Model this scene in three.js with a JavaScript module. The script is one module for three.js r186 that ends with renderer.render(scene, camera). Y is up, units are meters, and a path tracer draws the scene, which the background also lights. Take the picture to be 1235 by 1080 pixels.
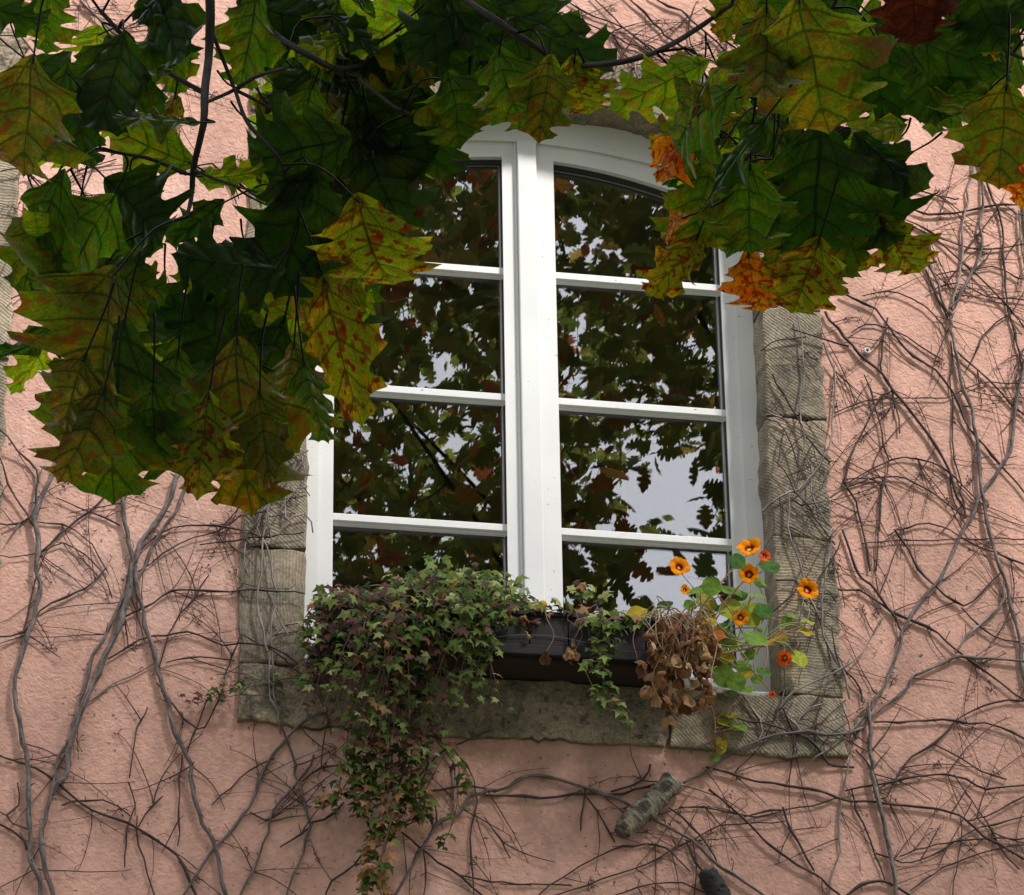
import * as THREE from 'three';
import { mergeGeometries, mergeVertices, toCreasedNormals } from 'three/addons/utils/BufferGeometryUtils.js';

// ------------------------------------------------------------------ camera, sky, sun, exposure
const V3 = (x, y, z) => new THREE.Vector3(x, y, z);
const scene = new THREE.Scene();
const F = 4365.4, PITCH = 0.4564, YAW = 0.1907, ROLL = -0.0156;   // focal length in photo pixels (1235 x 1080)
const Y0 = 5.5;                                                   // height of the window's origin above the ground
const CAM = V3(-1.5826, Y0 - 3.8993, 7.8305);
const camera = new THREE.PerspectiveCamera(2 * Math.atan(540 / F) * 180 / Math.PI, 1024 / 895, 0.05, 400);
const fwd = V3(Math.sin(YAW) * Math.cos(PITCH), Math.sin(PITCH), -Math.cos(YAW) * Math.cos(PITCH));
const right0 = V3(Math.cos(YAW), 0, Math.sin(YAW));
const up0 = new THREE.Vector3().crossVectors(right0, fwd);
const camR = right0.clone().multiplyScalar(Math.cos(ROLL)).addScaledVector(up0, Math.sin(ROLL));
const camU = up0.clone().multiplyScalar(Math.cos(ROLL)).addScaledVector(right0, -Math.sin(ROLL));
camera.position.copy(CAM);
camera.quaternion.setFromRotationMatrix(new THREE.Matrix4().makeBasis(camR, camU, fwd.clone().negate()));
camera.updateMatrixWorld();

const SUN = V3(0.8, 1.55, 1).normalize();
const SKY = 0.78, SUNI = 3.0;
{
  const w = 512, h = 256, d = new Float32Array(w * h * 4);
  for (let j = 0; j < h; j++) for (let i = 0; i < w; i++) {
    const lon = ((i + 0.5) / w - 0.5) * 2 * Math.PI, lat = ((j + 0.5) / h - 0.5) * Math.PI;
    const x = Math.cos(lat) * Math.cos(lon), y = Math.sin(lat), z = Math.cos(lat) * Math.sin(lon);
    const c = Math.max(0, x * SUN.x + y * SUN.y + z * SUN.z);
    // thin, even cloud: brighter round the veiled sun, a little dimmer towards the horizon
    const cloud = 0.5 + 0.5 * Math.sin(3.1 * x + 2.3 * Math.sin(4 * z + 1.7 * y)) * Math.sin(2.7 * z + 3.3 * y + Math.sin(5 * x));
    let b = (1 + 2 * Math.max(0, y)) / 3 * (0.93 + 0.14 * cloud) + 0.95 * Math.pow(c, 3);
    if (y < 0) b *= 0.5;
    const o = 4 * (j * w + i);
    d[o] = SKY * b * 0.965; d[o + 1] = SKY * b * 0.985; d[o + 2] = SKY * b * 1.08; d[o + 3] = 1;
  }
  const t = new THREE.DataTexture(d, w, h, THREE.RGBAFormat, THREE.FloatType);
  t.mapping = THREE.EquirectangularReflectionMapping; t.magFilter = t.minFilter = THREE.LinearFilter; t.needsUpdate = true;
  scene.background = t; scene.environment = t;
}
const sun = new THREE.DirectionalLight(new THREE.Color(1, 0.965, 0.925), SUNI);
sun.position.copy(SUN).multiplyScalar(40).add(V3(0, Y0, 0)); sun.target.position.set(0, Y0, 0);
sun.castShadow = true; sun.shadow.radius = 12; sun.shadow.mapSize.set(2048, 2048);
Object.assign(sun.shadow.camera, { left: -14, right: 14, top: 14, bottom: -14, near: 1, far: 90 });
scene.add(sun, sun.target);
const renderer = new THREE.WebGLRenderer({ antialias: true });
renderer.setSize(1024, 895);
renderer.shadowMap.enabled = true;
renderer.toneMapping = THREE.LinearToneMapping;
renderer.toneMappingExposure = 1.98;

// ------------------------------------------------------------------ helpers
let seed = 7;
const rnd = () => { seed = (seed + 0x6D2B79F5) | 0; let t = Math.imul(seed ^ (seed >>> 15), 1 | seed); t = (t + Math.imul(t ^ (t >>> 7), 61 | t)) ^ t; return ((t ^ (t >>> 14)) >>> 0) / 4294967296; };
const rr = (a, b) => a + (b - a) * rnd();
const pick = a => a[Math.floor(rnd() * a.length)];
const clamp = (x, a, b) => Math.min(b, Math.max(a, x));
const sstep = (a, b, x) => { const t = clamp((x - a) / (b - a), 0, 1); return t * t * (3 - 2 * t); };
const hash2 = (i, j, s) => { let h = Math.imul(i, 374761393) ^ Math.imul(j, 668265263) ^ Math.imul(s, 2246822519); h = Math.imul(h ^ (h >>> 13), 1274126177); return ((h ^ (h >>> 16)) >>> 0) / 4294967296; };
function vnoise(x, y, s, px = 0, py = 0) {              // value noise, tileable when px, py are set
  const i = Math.floor(x), j = Math.floor(y); let a = x - i, b = y - j; a = a * a * (3 - 2 * a); b = b * b * (3 - 2 * b);
  let i1 = i + 1, j1 = j + 1, i0 = i, j0 = j;
  if (px) { i0 %= px; i1 %= px; } if (py) { j0 %= py; j1 %= py; }
  return (hash2(i0, j0, s) * (1 - a) + hash2(i1, j0, s) * a) * (1 - b) + (hash2(i0, j1, s) * (1 - a) + hash2(i1, j1, s) * a) * b;
}
function n3(x, y, z, s) { const k = Math.floor(z); let t = z - k; t = t * t * (3 - 2 * t); return vnoise(x, y, s + 57 * k) * (1 - t) + vnoise(x, y, s + 57 * (k + 1)) * t - 0.5; }
function ray(u, v) { return fwd.clone().addScaledVector(camR, (u - 617.5) / F).addScaledVector(camU, (540 - v) / F); }
function onZ(u, v, z) { const d = ray(u, v); return CAM.clone().addScaledVector(d, (z - CAM.z) / d.z); }     // where a pixel's ray meets the plane z
function atT(u, v, t) { return CAM.clone().addScaledVector(ray(u, v), t); }
const used = {};
const numbered = n => { const k = used[n] = (used[n] ?? -1) + 1; return k ? n + '_' + String(k).padStart(3, '0') : n; };
function thing(name, label, category, pos = V3(0, 0, 0), group) {
  const o = new THREE.Group(); o.name = numbered(name); o.position.copy(pos); o.userData = { label, category };
  if (group) o.userData.group = group;
  scene.add(o); return o;
}
function shadows(m) { m.castShadow = true; m.receiveShadow = true; return m; }
// geo is given in world coordinates; the part hangs under its thing's base
function part(parent, name, geo, mat, root = parent) {
  geo.translate(-root.position.x, -root.position.y, -root.position.z);
  const m = shadows(new THREE.Mesh(geo, mat)); m.name = name; parent.add(m); return m;
}
function texture(n, fn, srgb, rep = 1) {
  const d = new Uint8Array(n * n * 4);
  for (let j = 0; j < n; j++) for (let i = 0; i < n; i++) { const c = fn(i / n, j / n, i, j), o = 4 * (j * n + i); d[o] = clamp(c[0], 0, 1) * 255; d[o + 1] = clamp(c[1], 0, 1) * 255; d[o + 2] = clamp(c[2], 0, 1) * 255; d[o + 3] = 255; }
  const t = new THREE.DataTexture(d, n, n); t.wrapS = t.wrapT = THREE.RepeatWrapping; t.magFilter = THREE.LinearFilter; t.minFilter = THREE.LinearMipmapLinearFilter; t.generateMipmaps = true;
  if (srgb) t.colorSpace = THREE.SRGBColorSpace;
  t.repeat.set(rep, rep); t.needsUpdate = true; return t;
}
const fbm = (x, y, p, s, oct = 4, gain = 0.5) => { let a = 0, g = 1, t = 0; for (let k = 0; k < oct; k++) { a += g * vnoise(x * p, y * p, s + k, p, p); t += g; g *= gain; p *= 2; } return a / t; };
const grey = v => [v, v, v];
// tube along points with a radius at each; ends closed
function tube(pts, rad, seg = 6, smooth = 3, knob = 0, sd = 1) {
  let P = pts, R = Array.isArray(rad) ? rad : pts.map((_, i) => rad);
  if (smooth > 1 && pts.length > 2) {
    const c = new THREE.CatmullRomCurve3(pts, false, 'centripetal'), n = (pts.length - 1) * smooth; const Q = [], S = [];
    for (let i = 0; i <= n; i++) { const t = i / n; Q.push(c.getPoint(t)); const k = t * (R.length - 1), a = Math.min(R.length - 2, Math.floor(k)); S.push(R[a] + (R[a + 1] - R[a]) * (k - a)); }
    P = Q; R = S;
  }
  const n = P.length, pos = [], uv = [], idx = []; let N = null, len = 0;
  for (let i = 0; i < n; i++) {
    const T = P[Math.min(n - 1, i + 1)].clone().sub(P[Math.max(0, i - 1)]); if (T.lengthSq() < 1e-14) T.set(0, 1, 0); T.normalize();
    if (!N) { N = Math.abs(T.z) < 0.9 ? V3(0, 0, 1) : V3(1, 0, 0); }
    N.addScaledVector(T, -N.dot(T)); if (N.lengthSq() < 1e-8) N.set(T.y, T.z, T.x).addScaledVector(T, -N.dot(T)); N.normalize();
    const B = new THREE.Vector3().crossVectors(T, N);
    if (i) len += P[i].distanceTo(P[i - 1]);
    for (let k = 0; k <= seg; k++) {
      const a = k / seg * 2 * Math.PI, kk = knob ? 1 + knob * (vnoise(i * 0.9, (k % seg) * 1.3, sd) - 0.5) * 2 : 1, r = R[i] * kk;
      pos.push(P[i].x + r * (Math.cos(a) * N.x + Math.sin(a) * B.x), P[i].y + r * (Math.cos(a) * N.y + Math.sin(a) * B.y), P[i].z + r * (Math.cos(a) * N.z + Math.sin(a) * B.z));
      uv.push(k / seg * Math.max(1, Math.round(R[i] * 40)) * 0.08, len);
    }
  }
  for (let i = 0; i < n - 1; i++) for (let k = 0; k < seg; k++) { const a = i * (seg + 1) + k, b = a + seg + 1; idx.push(a, a + 1, b, a + 1, b + 1, b); }
  for (const e of [0, n - 1]) { const c = pos.length / 3; pos.push(P[e].x, P[e].y, P[e].z); uv.push(0, 0); for (let k = 0; k < seg; k++) { const a = e * (seg + 1) + k; e ? idx.push(c, a, a + 1) : idx.push(c, a + 1, a); } }
  const g = new THREE.BufferGeometry(); g.setAttribute('position', new THREE.Float32BufferAttribute(pos, 3)); g.setAttribute('uv', new THREE.Float32BufferAttribute(uv, 2)); g.setIndex(idx); g.computeVertexNormals(); return g;
}
function planarUV(g, rot = 0, ox = 0, oy = 0) {          // uv in metres from the dominant direction of each face
  if (g.index) g = g.toNonIndexed();
  const p = g.attributes.position, uv = new Float32Array(p.count * 2), a = V3(), b = V3(), c = V3(), cr = Math.cos(rot), sr = Math.sin(rot);
  for (let i = 0; i < p.count; i += 3) {
    a.fromBufferAttribute(p, i); b.fromBufferAttribute(p, i + 1); c.fromBufferAttribute(p, i + 2);
    const n = b.clone().sub(a).cross(c.clone().sub(a)), ax = Math.abs(n.x), ay = Math.abs(n.y), az = Math.abs(n.z);
    [a, b, c].forEach((q, k) => { const s = az >= ax && az >= ay ? [q.x, q.y] : ax >= ay ? [q.z, q.y] : [q.x, q.z]; uv[2 * (i + k)] = s[0] * cr - s[1] * sr + ox; uv[2 * (i + k) + 1] = s[0] * sr + s[1] * cr + oy; });
  }
  g.setAttribute('uv', new THREE.BufferAttribute(uv, 2)); return g;
}
function box(x0, x1, y0, y1, z0, z1) { const g = new THREE.BoxGeometry(x1 - x0, y1 - y0, z1 - z0); g.translate((x0 + x1) / 2, (y0 + y1) / 2, (z0 + z1) / 2); return g; }
function roundBox(x0, x1, y0, y1, z0, z1, r = 0.003) {    // box with chamfered edges
  const s = new THREE.Shape(); s.moveTo(x0 + r, y0 + r); s.lineTo(x1 - r, y0 + r); s.lineTo(x1 - r, y1 - r); s.lineTo(x0 + r, y1 - r); s.closePath();
  const g = new THREE.ExtrudeGeometry(s, { depth: z1 - z0 - 2 * r, bevelEnabled: true, bevelSize: r, bevelThickness: r, bevelSegments: 2 }); g.translate(0, 0, z0 + r); return g;
}
const std = (c, rough = 0.8, extra = {}) => new THREE.MeshStandardMaterial({ color: c instanceof THREE.Color ? c : new THREE.Color().setRGB(...c), roughness: rough, ...extra });
const leafMat = (c, extra = {}) => new THREE.MeshPhysicalMaterial({ color: new THREE.Color().setRGB(...c), roughness: 1, transmission: 0.4, thickness: 0, ior: 1.4, specularIntensity: 0.25, side: THREE.DoubleSide, ...extra });

// ------------------------------------------------------------------ surface textures
const stuccoMap = texture(1024, (u, v) => {
  const big = fbm(u, v, 3, 11, 6, 0.6), mid = fbm(u, v, 24, 21, 3), fine = vnoise(u * 300, v * 300, 31, 300, 300), str = 0.6 * vnoise(u * 48, v * 8, 35, 48, 8) + 0.4 * vnoise(u * 110, v * 16, 36, 110, 16);
  let k = 0.80 + 0.32 * big + 0.16 * (mid - 0.5) + 0.11 * (fine - 0.5) + 0.15 * (str - 0.5);
  const pale = sstep(0.55, 0.8, fbm(u, v, 6, 61, 4));
  const speck = vnoise(u * 420, v * 420, 41, 420, 420) > 0.955 && fbm(u, v, 16, 51, 2) > 0.47 ? 0.5 : 1;   // dried pads of the creeper
  k *= speck; return [k * (0.752 + 0.045 * pale), k * (0.580 + 0.055 * pale), k * (0.516 + 0.06 * pale)];
}, true, 1 / 3.07);
const stuccoBump = texture(1024, (u, v) => grey(0.66 * fbm(u, v, 210, 71, 2, 0.7) + 0.34 * Math.pow(vnoise(u * 290, v * 340, 81, 290, 340), 2) + 0.14 * fbm(u, v, 14, 91, 3)), false, 1 / 1.31);
const stoneTint = (u, v, s) => {
  const a = fbm(u, v, 5, s, 5), b = fbm(u, v, 40, s + 9, 3), c = vnoise(u * 260, v * 260, s + 20, 260, 260), warm = fbm(u, v, 7, s + 30, 3);
  const lich = sstep(0.62, 0.7, fbm(u, v, 18, s + 40, 4));
  const k = 0.54 + 0.54 * a + 0.30 * (b - 0.5) + 0.24 * (c - 0.5);
  return [k * (0.615 + 0.05 * warm) * (1 - 0.16 * lich), k * (0.572 + 0.02 * warm) * (1 - 0.12 * lich), k * 0.495 * (1 - 0.12 * lich)];
};
const groove = (u, v) => { const w = 0.7 * fbm(u, v, 7, 5, 3) + 0.5 * fbm(u, v, 28, 6, 2); const row = v * 128 + w * 2.6, p = row % 1, on = vnoise(u * 14 + Math.floor(row) * 3.7, Math.floor(row), 8); return (0.5 + 0.5 * Math.sin(p * 2 * Math.PI)) * (0.35 + 0.65 * on) + 0.3 * (1 - on); };
const toolMap = texture(1024, (u, v) => { const c = stoneTint(u, v, 101), g = 0.93 + 0.08 * sstep(0.12, 0.6, groove(u, v)) ; return c.map(x => x * g); }, true, 1);
const toolBump = texture(1024, (u, v) => grey(0.62 * groove(u, v) * (0.5 + 0.5 * fbm(u, v, 12, 131, 2)) + 0.22 * fbm(u, v, 60, 141, 3) + 0.16 * fbm(u, v, 6, 151, 2)), false, 1);
const roughMap = texture(1024, (u, v) => { const pit = sstep(0.62, 0.8, fbm(u, v, 70, 170, 2)); return stoneTint(u, v, 161).map(x => x * (0.96 - 0.3 * pit)); }, true, 1);
const roughBump = texture(1024, (u, v) => grey(0.55 * fbm(u, v, 9, 181, 5, 0.6) + 0.45 * fbm(u, v, 60, 191, 3, 0.6)), false, 1);
const barkBump = texture(256, (u, v) => grey(fbm(u, v, 8, 201, 4)), false, 8);
const barkMap = texture(256, (u, v) => { const k = 0.32 + 1.0 * fbm(u, v, 8, 211, 5, 0.65) + (vnoise(u * 64, v * 64, 221, 64, 64) > 0.9 ? 0.15 : 0); return grey(k); }, true, 5);
const clodMap = texture(256, (u, v) => { const a = fbm(u, v, 10, 231, 4, 0.6); const b = sstep(0.3, 0.7, a); return [0.33 + 0.27 * b, 0.31 + 0.255 * b, 0.275 + 0.225 * b]; }, true, 13);
const clodBump = texture(256, (u, v) => grey(fbm(u, v, 10, 231, 4, 0.6)), false, 13);
const paintMap = texture(512, (u, v) => { const a = fbm(u, v, 6, 241, 4), dirt = vnoise(u * 150, v * 150, 251, 150, 150) > 0.972 && fbm(u, v, 9, 255, 2) > 0.45 ? 0.55 : 1; const k = (0.90 + 0.06 * a) * dirt; return [k, k * 0.995, k * 0.985]; }, true, 1 / 0.7);

const M = {
  stucco: std([1, 1, 1], 0.95, { map: stuccoMap, bumpMap: stuccoBump, bumpScale: 0.0022 }),
  tooled: std([1, 1, 1], 0.95, { map: toolMap, bumpMap: toolBump, bumpScale: 0.0026 }),
  rough: std([1.0, 0.95, 0.92], 0.97, { map: roughMap, bumpMap: roughBump, bumpScale: 0.016 }),
  mortar: std([0.42, 0.38, 0.31], 0.95, { bumpMap: roughBump, bumpScale: 0.004 }),
  paint: std([0.80, 0.805, 0.81], 0.42, { map: paintMap }),
  gasket: std([0.02, 0.022, 0.022], 0.6),
  glass: new THREE.MeshPhysicalMaterial({ color: 0xffffff, roughness: 0, transmission: 1, thickness: 0, ior: 2.2 }),
  room: std([0.10, 0.09, 0.08], 0.9),
  roof: std([0.25, 0.09, 0.06], 0.85, { bumpMap: roughBump, bumpScale: 0.02 }),
  zinc: std([0.42, 0.43, 0.42], 0.5, { map: paintMap }),
  stemGrey: std([0.185, 0.148, 0.135], 0.8, { map: barkMap, bumpMap: barkBump, bumpScale: 0.004 }),
  stemPale: std([0.32, 0.27, 0.24], 0.8, { map: barkMap, bumpMap: barkBump, bumpScale: 0.001 }),
  stemDark: std([0.075, 0.044, 0.038], 0.8, { map: barkMap, bumpMap: barkBump, bumpScale: 0.001 }),
  twigRed: std([0.07, 0.038, 0.034], 0.9),
  bark: std([0.022, 0.017, 0.015], 0.9, { map: barkMap, bumpMap: barkBump, bumpScale: 0.004 }),
  clod: std([0.8, 0.78, 0.76], 1, { map: clodMap, bumpMap: clodBump, bumpScale: 0.01 }),
};

// ------------------------------------------------------------------ ground
{
  const g = new THREE.PlaneGeometry(300, 300); g.rotateX(-Math.PI / 2); planarUV(g);
  const paving = texture(512, (u, v) => { const k = 0.26 + 0.14 * fbm(u, v, 16, 261, 4); return [k * 0.95, k, k * 0.72]; }, true, 1 / 4);
  const m = shadows(new THREE.Mesh(planarUV(g), std([1, 1, 1], 0.95, { map: paving }))); m.name = 'ground';
  m.userData = { kind: 'structure', label: 'trodden grassy ground in front of the house', category: 'ground' }; scene.add(m);
}

// ------------------------------------------------------------------ the pink house
const W = 0.575, S = 0.7353, YB = -0.76, SILL = -0.607;
const arch = x => 1.019 - 0.32 * x * x;                    // underside of the stone arch
const outerArch = x => 1.150 - 0.10 * x * x;
const glassTop = x => 0.905 - 0.42 * x * x;
const WIN = [0, -2.036, 2.03];
const house = thing('house', 'house with pink stuccoed wall and stone framed arched window', 'house');
{
  const shape = new THREE.Shape(); shape.moveTo(-9, 0); shape.lineTo(9, 0); shape.lineTo(9, 9.6); shape.lineTo(-9, 9.6); shape.closePath();
  for (const cx of WIN) {
    const h = new THREE.Path(), a = S - 0.045; h.moveTo(cx - a, Y0 + YB + 0.04); h.lineTo(cx - a, Y0 + outerArch(a) - 0.045);
    for (let k = 1; k <= 12; k++) { const x = -a + 2 * a * k / 12; h.lineTo(cx + x, Y0 + outerArch(x) - 0.045); }
    h.lineTo(cx + a, Y0 + YB + 0.04); h.closePath(); shape.holes.push(h);
  }
  const g = new THREE.ExtrudeGeometry(shape, { depth: 0.4, bevelEnabled: false }); g.translate(0, 0, -0.4);
  part(house, 'wall', planarUV(g), M.stucco);
  for (const [n, b] of [['wall', box(-9, -8.6, 0, 9.6, -10.4, -0.401)], ['wall', box(8.6, 9, 0, 9.6, -10.4, -0.401)], ['wall', box(-8.6, 8.6, 0, 9.6, -10.4, -10)]]) part(house, n, planarUV(b), M.stucco);
  part(house, 'floor', box(-8.6, 8.6, 4.2, 4.45, -10, -0.401), M.room);
  part(house, 'ceiling', box(-8.6, 8.6, 7.6, 7.8, -10, -0.401), M.room);
  part(house, 'partition', box(-8.6, 8.6, 4.451, 7.599, -5, -4.9), M.room);
  const rs = new THREE.Shape(); rs.moveTo(-0.25, 9.6); rs.lineTo(-0.25, 9.75); rs.lineTo(5.2, 13.6); rs.lineTo(10.65, 9.75); rs.lineTo(10.65, 9.6); rs.closePath();
  const rg = new THREE.ExtrudeGeometry(rs, { depth: 18.6, bevelEnabled: false }); rg.rotateY(Math.PI / 2); rg.translate(-9.3, 0, 0.0); part(house, 'roof', planarUV(rg), M.roof);
}
// a stone with an uneven face and worn arrises
function stone(poly, z0, z1, sd, rough) {
  const s = new THREE.Shape(poly.map(p => new THREE.Vector2(p[0], p[1])));
  const cx = poly.reduce((a, p) => a + p[0], 0) / poly.length, cy = poly.reduce((a, p) => a + p[1], 0) / poly.length;
  const b = 0.006;
  // densify the outline and wobble it
  const pts = []; for (let i = 0; i < poly.length; i++) { const p = poly[i], q = poly[(i + 1) % poly.length], n = Math.max(1, Math.round(Math.hypot(q[0] - p[0], q[1] - p[1]) / 0.022)); for (let k = 0; k < n; k++) { const x = p[0] + (q[0] - p[0]) * k / n, y = p[1] + (q[1] - p[1]) * k / n; const am = rough ? 0.013 : 0.0075; const w = am * (vnoise(x * 22, y * 22, sd) - 0.5) * 2 + am * 0.6 * (vnoise(x * 70, y * 70, sd + 3) - 0.5) * 2, dx = cx - x, dy = cy - y, l = Math.hypot(dx, dy) || 1; const ix = b * Math.sign(dx) * (Math.abs(dx) > 0.01 ? 1 : 0), iy = b * Math.sign(dy) * (Math.abs(dy) > 0.01 ? 1 : 0); pts.push(new THREE.Vector2(x + ix + w * dx / l, y + iy + w * dy / l)); } }
  const g = new THREE.ExtrudeGeometry(new THREE.Shape(pts), { depth: z1 - z0 - b, bevelEnabled: true, bevelSize: b, bevelThickness: b, bevelSegments: 2 }); g.translate(0, 0, z0);
  return g;
}
function surround(cx, main) {
  const root = new THREE.Group(); root.name = 'window_surround'; house.add(root);
  if (main) root.userData.label = 'weathered brown sandstone window surround with tooled blocks';
  const add = (poly, z1, rough, rot, sd) => part(root, 'stone', planarUV(stone(poly.map(p => [p[0] + cx, p[1] + Y0]), -0.2, z1, sd, rough), rot, sd * 0.37, sd * 0.61), rough ? M.rough : M.tooled, house);
  const j = 0.0025, rect = (x0, x1, y0, y1) => [[x0 + j, y0 + j], [x1 - j, y0 + j], [x1 - j, y1 - j], [x0 + j, y1 - j]];
  // left jamb: rough foot block (part of the sill course), upright-tooled block, obliquely tooled blocks
  add(rect(-S, -W, -0.60, -0.30), 0.010, 0, Math.PI / 2, 1); add(rect(-S + 0.004, -W, -0.30, 0.20), 0.013, 0, 0.62, 2); add(rect(-S, -W, 0.20, arch(W)), 0.010, 0, -0.5, 3);
  add(rect(W, S, -0.60, -0.18), 0.012, 0, 0.06, 4); add(rect(W, S - 0.004, -0.18, 0.15), 0.009, 0, 0.5, 5); add(rect(W, S, 0.15, 0.46), 0.013, 0, 0.62, 6); add(rect(W, S, 0.46, arch(W)), 0.010, 0, 0.1, 7);
  // sill: three rough stones
  const sy = YB, st = SILL;
  add([[-S, sy + 0.012], [-0.36, sy + 0.004], [-0.36, st], [-W + j, st], [-W + j, -0.603], [-S, -0.603]], 0.016, 1, 0.2, 11);
  add([[-0.355, sy + 0.002], [0.29, sy + 0.006], [0.30, st], [-0.355, st]], 0.014, 1, 0.1, 12);
  add([[0.300, sy + 0.006], [0.5, sy - 0.002], [S, sy + 0.004], [S, -0.604], [W - j, -0.604], [W - j, st], [0.305, st]], 0.018, 0, 0.75, 13);
  // arch of five stones
  const n = 5;
  for (let k = 0; k < n; k++) {
    const a = -S + 2 * S * k / n + j, b = -S + 2 * S * (k + 1) / n - j, poly = [];
    for (let q = 0; q <= 5; q++) { const x = a + (b - a) * q / 5; poly.push([x, Math.abs(x) > W ? arch(W) + 0.002 : arch(x)]); }
    for (let q = 5; q >= 0; q--) { const x = a + (b - a) * q / 5; poly.push([x, outerArch(x)]); }
    add(poly, 0.011 + 0.003 * (k % 2), k % 3 === 1 ? 1 : 0, 1.45 + 0.2 * k, 21 + k);
  }
  part(root, 'mortar_bed', box(cx - S + 0.03, cx - W - 0.012, Y0 + YB + 0.02, Y0 + 0.98, -0.19, -0.012), M.mortar, house);
  part(root, 'mortar_bed', box(cx - W + 0.02, cx + W - 0.02, Y0 + YB + 0.02, Y0 + SILL - 0.01, -0.19, -0.004), M.mortar, house);
  part(root, 'mortar_bed', box(cx + W + 0.012, cx + S - 0.03, Y0 + YB + 0.02, Y0 + 0.98, -0.19, -0.012), M.mortar, house);
}
const MUN = [0.578, 0.2176, -0.1428], XD = 0.504, XC = 0.064, GB = -0.502;
const Path2 = (pts, T = THREE.Shape) => { const s = new T(); pts.forEach((p, i) => i ? s.lineTo(p[0], p[1]) : s.moveTo(p[0], p[1])); s.closePath(); return s; };
function curvePts(x0, x1, f, n = 14) { const r = []; for (let k = 0; k <= n; k++) { const x = x0 + (x1 - x0) * k / n; r.push([x, f(x)]); } return r; }
function frameGeo(outer, inner, z0, z1, b = 0.003) { const s = Path2(outer); s.holes.push(Path2(inner, THREE.Path)); const g = new THREE.ExtrudeGeometry(s, { depth: z1 - z0 - 2 * b, bevelEnabled: true, bevelSize: b, bevelOffset: -b, bevelThickness: b, bevelSegments: 2 }); g.translate(0, 0, z0 + b); return g; }
function windowUnit(cx, main) {
  const root = new THREE.Group(); root.name = 'window'; house.add(root);
  if (main) root.userData.label = 'white wooden casement window with eight panes mirroring trees';
  const P = (name, g, m = M.paint) => { g.translate(cx, Y0, 0); return part(root, name, g, m, house); };
  const so = 0.006;
  // fixed frame with a stepped inner edge
  P('frame', planarUV(frameGeo([[-W - so, SILL - 0.0], ...curvePts(-W - so, W + so, x => arch(x) + 0.008), [W + so, SILL]], [[-0.541, -0.568], ...curvePts(-0.541, 0.541, x => arch(x) - 0.073), [0.541, -0.568]], -0.15, -0.083)));
  const ct = x => arch(x) - 0.070;
  for (const s of [-1, 1]) {
    const o = s < 0 ? [[-0.544, -0.571], ...curvePts(-0.544, -0.003, ct), [-0.003, -0.571]] : [[0.003, -0.571], ...curvePts(0.003, 0.544, ct), [0.544, -0.571]];
    const gx = s < 0 ? [-XD, -XC] : [XC, XD];
    P('casement', planarUV(frameGeo(o, [[gx[0], GB], ...curvePts(gx[0], gx[1], glassTop), [gx[1], GB]], -0.145, -0.093, 0.004)));
    const e = 0.006, e2 = 0.014;
    P('glazing_seal', frameGeo([[gx[0] - e, GB - e], ...curvePts(gx[0] - e, gx[1] + e, x => glassTop(x) + e), [gx[1] + e, GB - e]], [[gx[0] + 0.003, GB + 0.003], ...curvePts(gx[0] + 0.003, gx[1] - 0.003, x => glassTop(x) - 0.012), [gx[1] - 0.003, GB + 0.003]], -0.124, -0.116, 0.001), M.gasket);
    // sash bars: flat front, splayed underside
    MUN.forEach((m, k) => {
      const pr = new THREE.Shape(); // profile in (z, y)
      [[-0.118, m + 0.002], [-0.106, m], [-0.1045, m - 0.0015], [-0.1045, m - 0.018], [-0.107, m - 0.0205], [-0.112, m - 0.0215], [-0.112, m - 0.025], [-0.118, m - 0.029]].forEach((q, i) => i ? pr.lineTo(q[0], q[1]) : pr.moveTo(q[0], q[1]));
      const g = new THREE.ExtrudeGeometry(pr, { depth: gx[1] - gx[0] + 0.004, bevelEnabled: false }); g.rotateY(-Math.PI / 2); g.translate(gx[1] + 0.002, 0, 0);
      const q = g.attributes.position; for (let i = 0; i < q.count; i++) { /* profile's first axis is z */ }
      const h = new THREE.ExtrudeGeometry(pr, { depth: gx[1] - gx[0] + 0.004, bevelEnabled: false }), a = h.attributes.position;
      for (let i = 0; i < a.count; i++) { const z = a.getX(i), y = a.getY(i), x = gx[0] - 0.002 + a.getZ(i); a.setXYZ(i, x, y, z); }
      h.computeVertexNormals(); P('sash_bar', planarUV(h));
    });
    // panes, each set at a slightly different angle
    const lv = [GB, ...MUN.slice().reverse(), null];
    for (let k = 0; k < 4; k++) {
      const y0 = lv[k] + (k ? -0.012 : -0.004), y1 = k < 3 ? lv[k + 1] - 0.016 : 0;
      const out = k < 3 ? [[gx[0] - 0.004, y0], [gx[1] + 0.004, y0], [gx[1] + 0.004, y1], [gx[0] - 0.004, y1]] : [[gx[0] - 0.004, y0], [gx[1] + 0.004, y0], ...curvePts(gx[1] + 0.004, gx[0] - 0.004, x => glassTop(x) + 0.004)];
      const g = new THREE.ExtrudeGeometry(Path2(out), { depth: 0.004, bevelEnabled: false }); const mx = (gx[0] + gx[1]) / 2, my = (y0 + (k < 3 ? y1 : 0.85)) / 2;
      g.translate(-mx, -my, 0); g.rotateX(rr(-0.007, 0.007)); g.rotateY(rr(-0.007, 0.007)); g.translate(mx, my, -0.130); P('pane', g, M.glass);
    }
  }
  // meeting stile: a proud cover strip with a quirk at either side
  P('cover_strip', planarUV(roundBox(-0.030, 0.020, -0.567, ct(0) - 0.002, -0.0925, -0.076, 0.003)));
  P('cover_strip', planarUV(roundBox(-0.036, -0.0305, -0.566, ct(0) - 0.004, -0.0925, -0.088, 0.0015)));
  P('weather_bar', planarUV(roundBox(-0.50, 0.50, -0.566, -0.535, -0.0925, -0.066, 0.006)));
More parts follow.
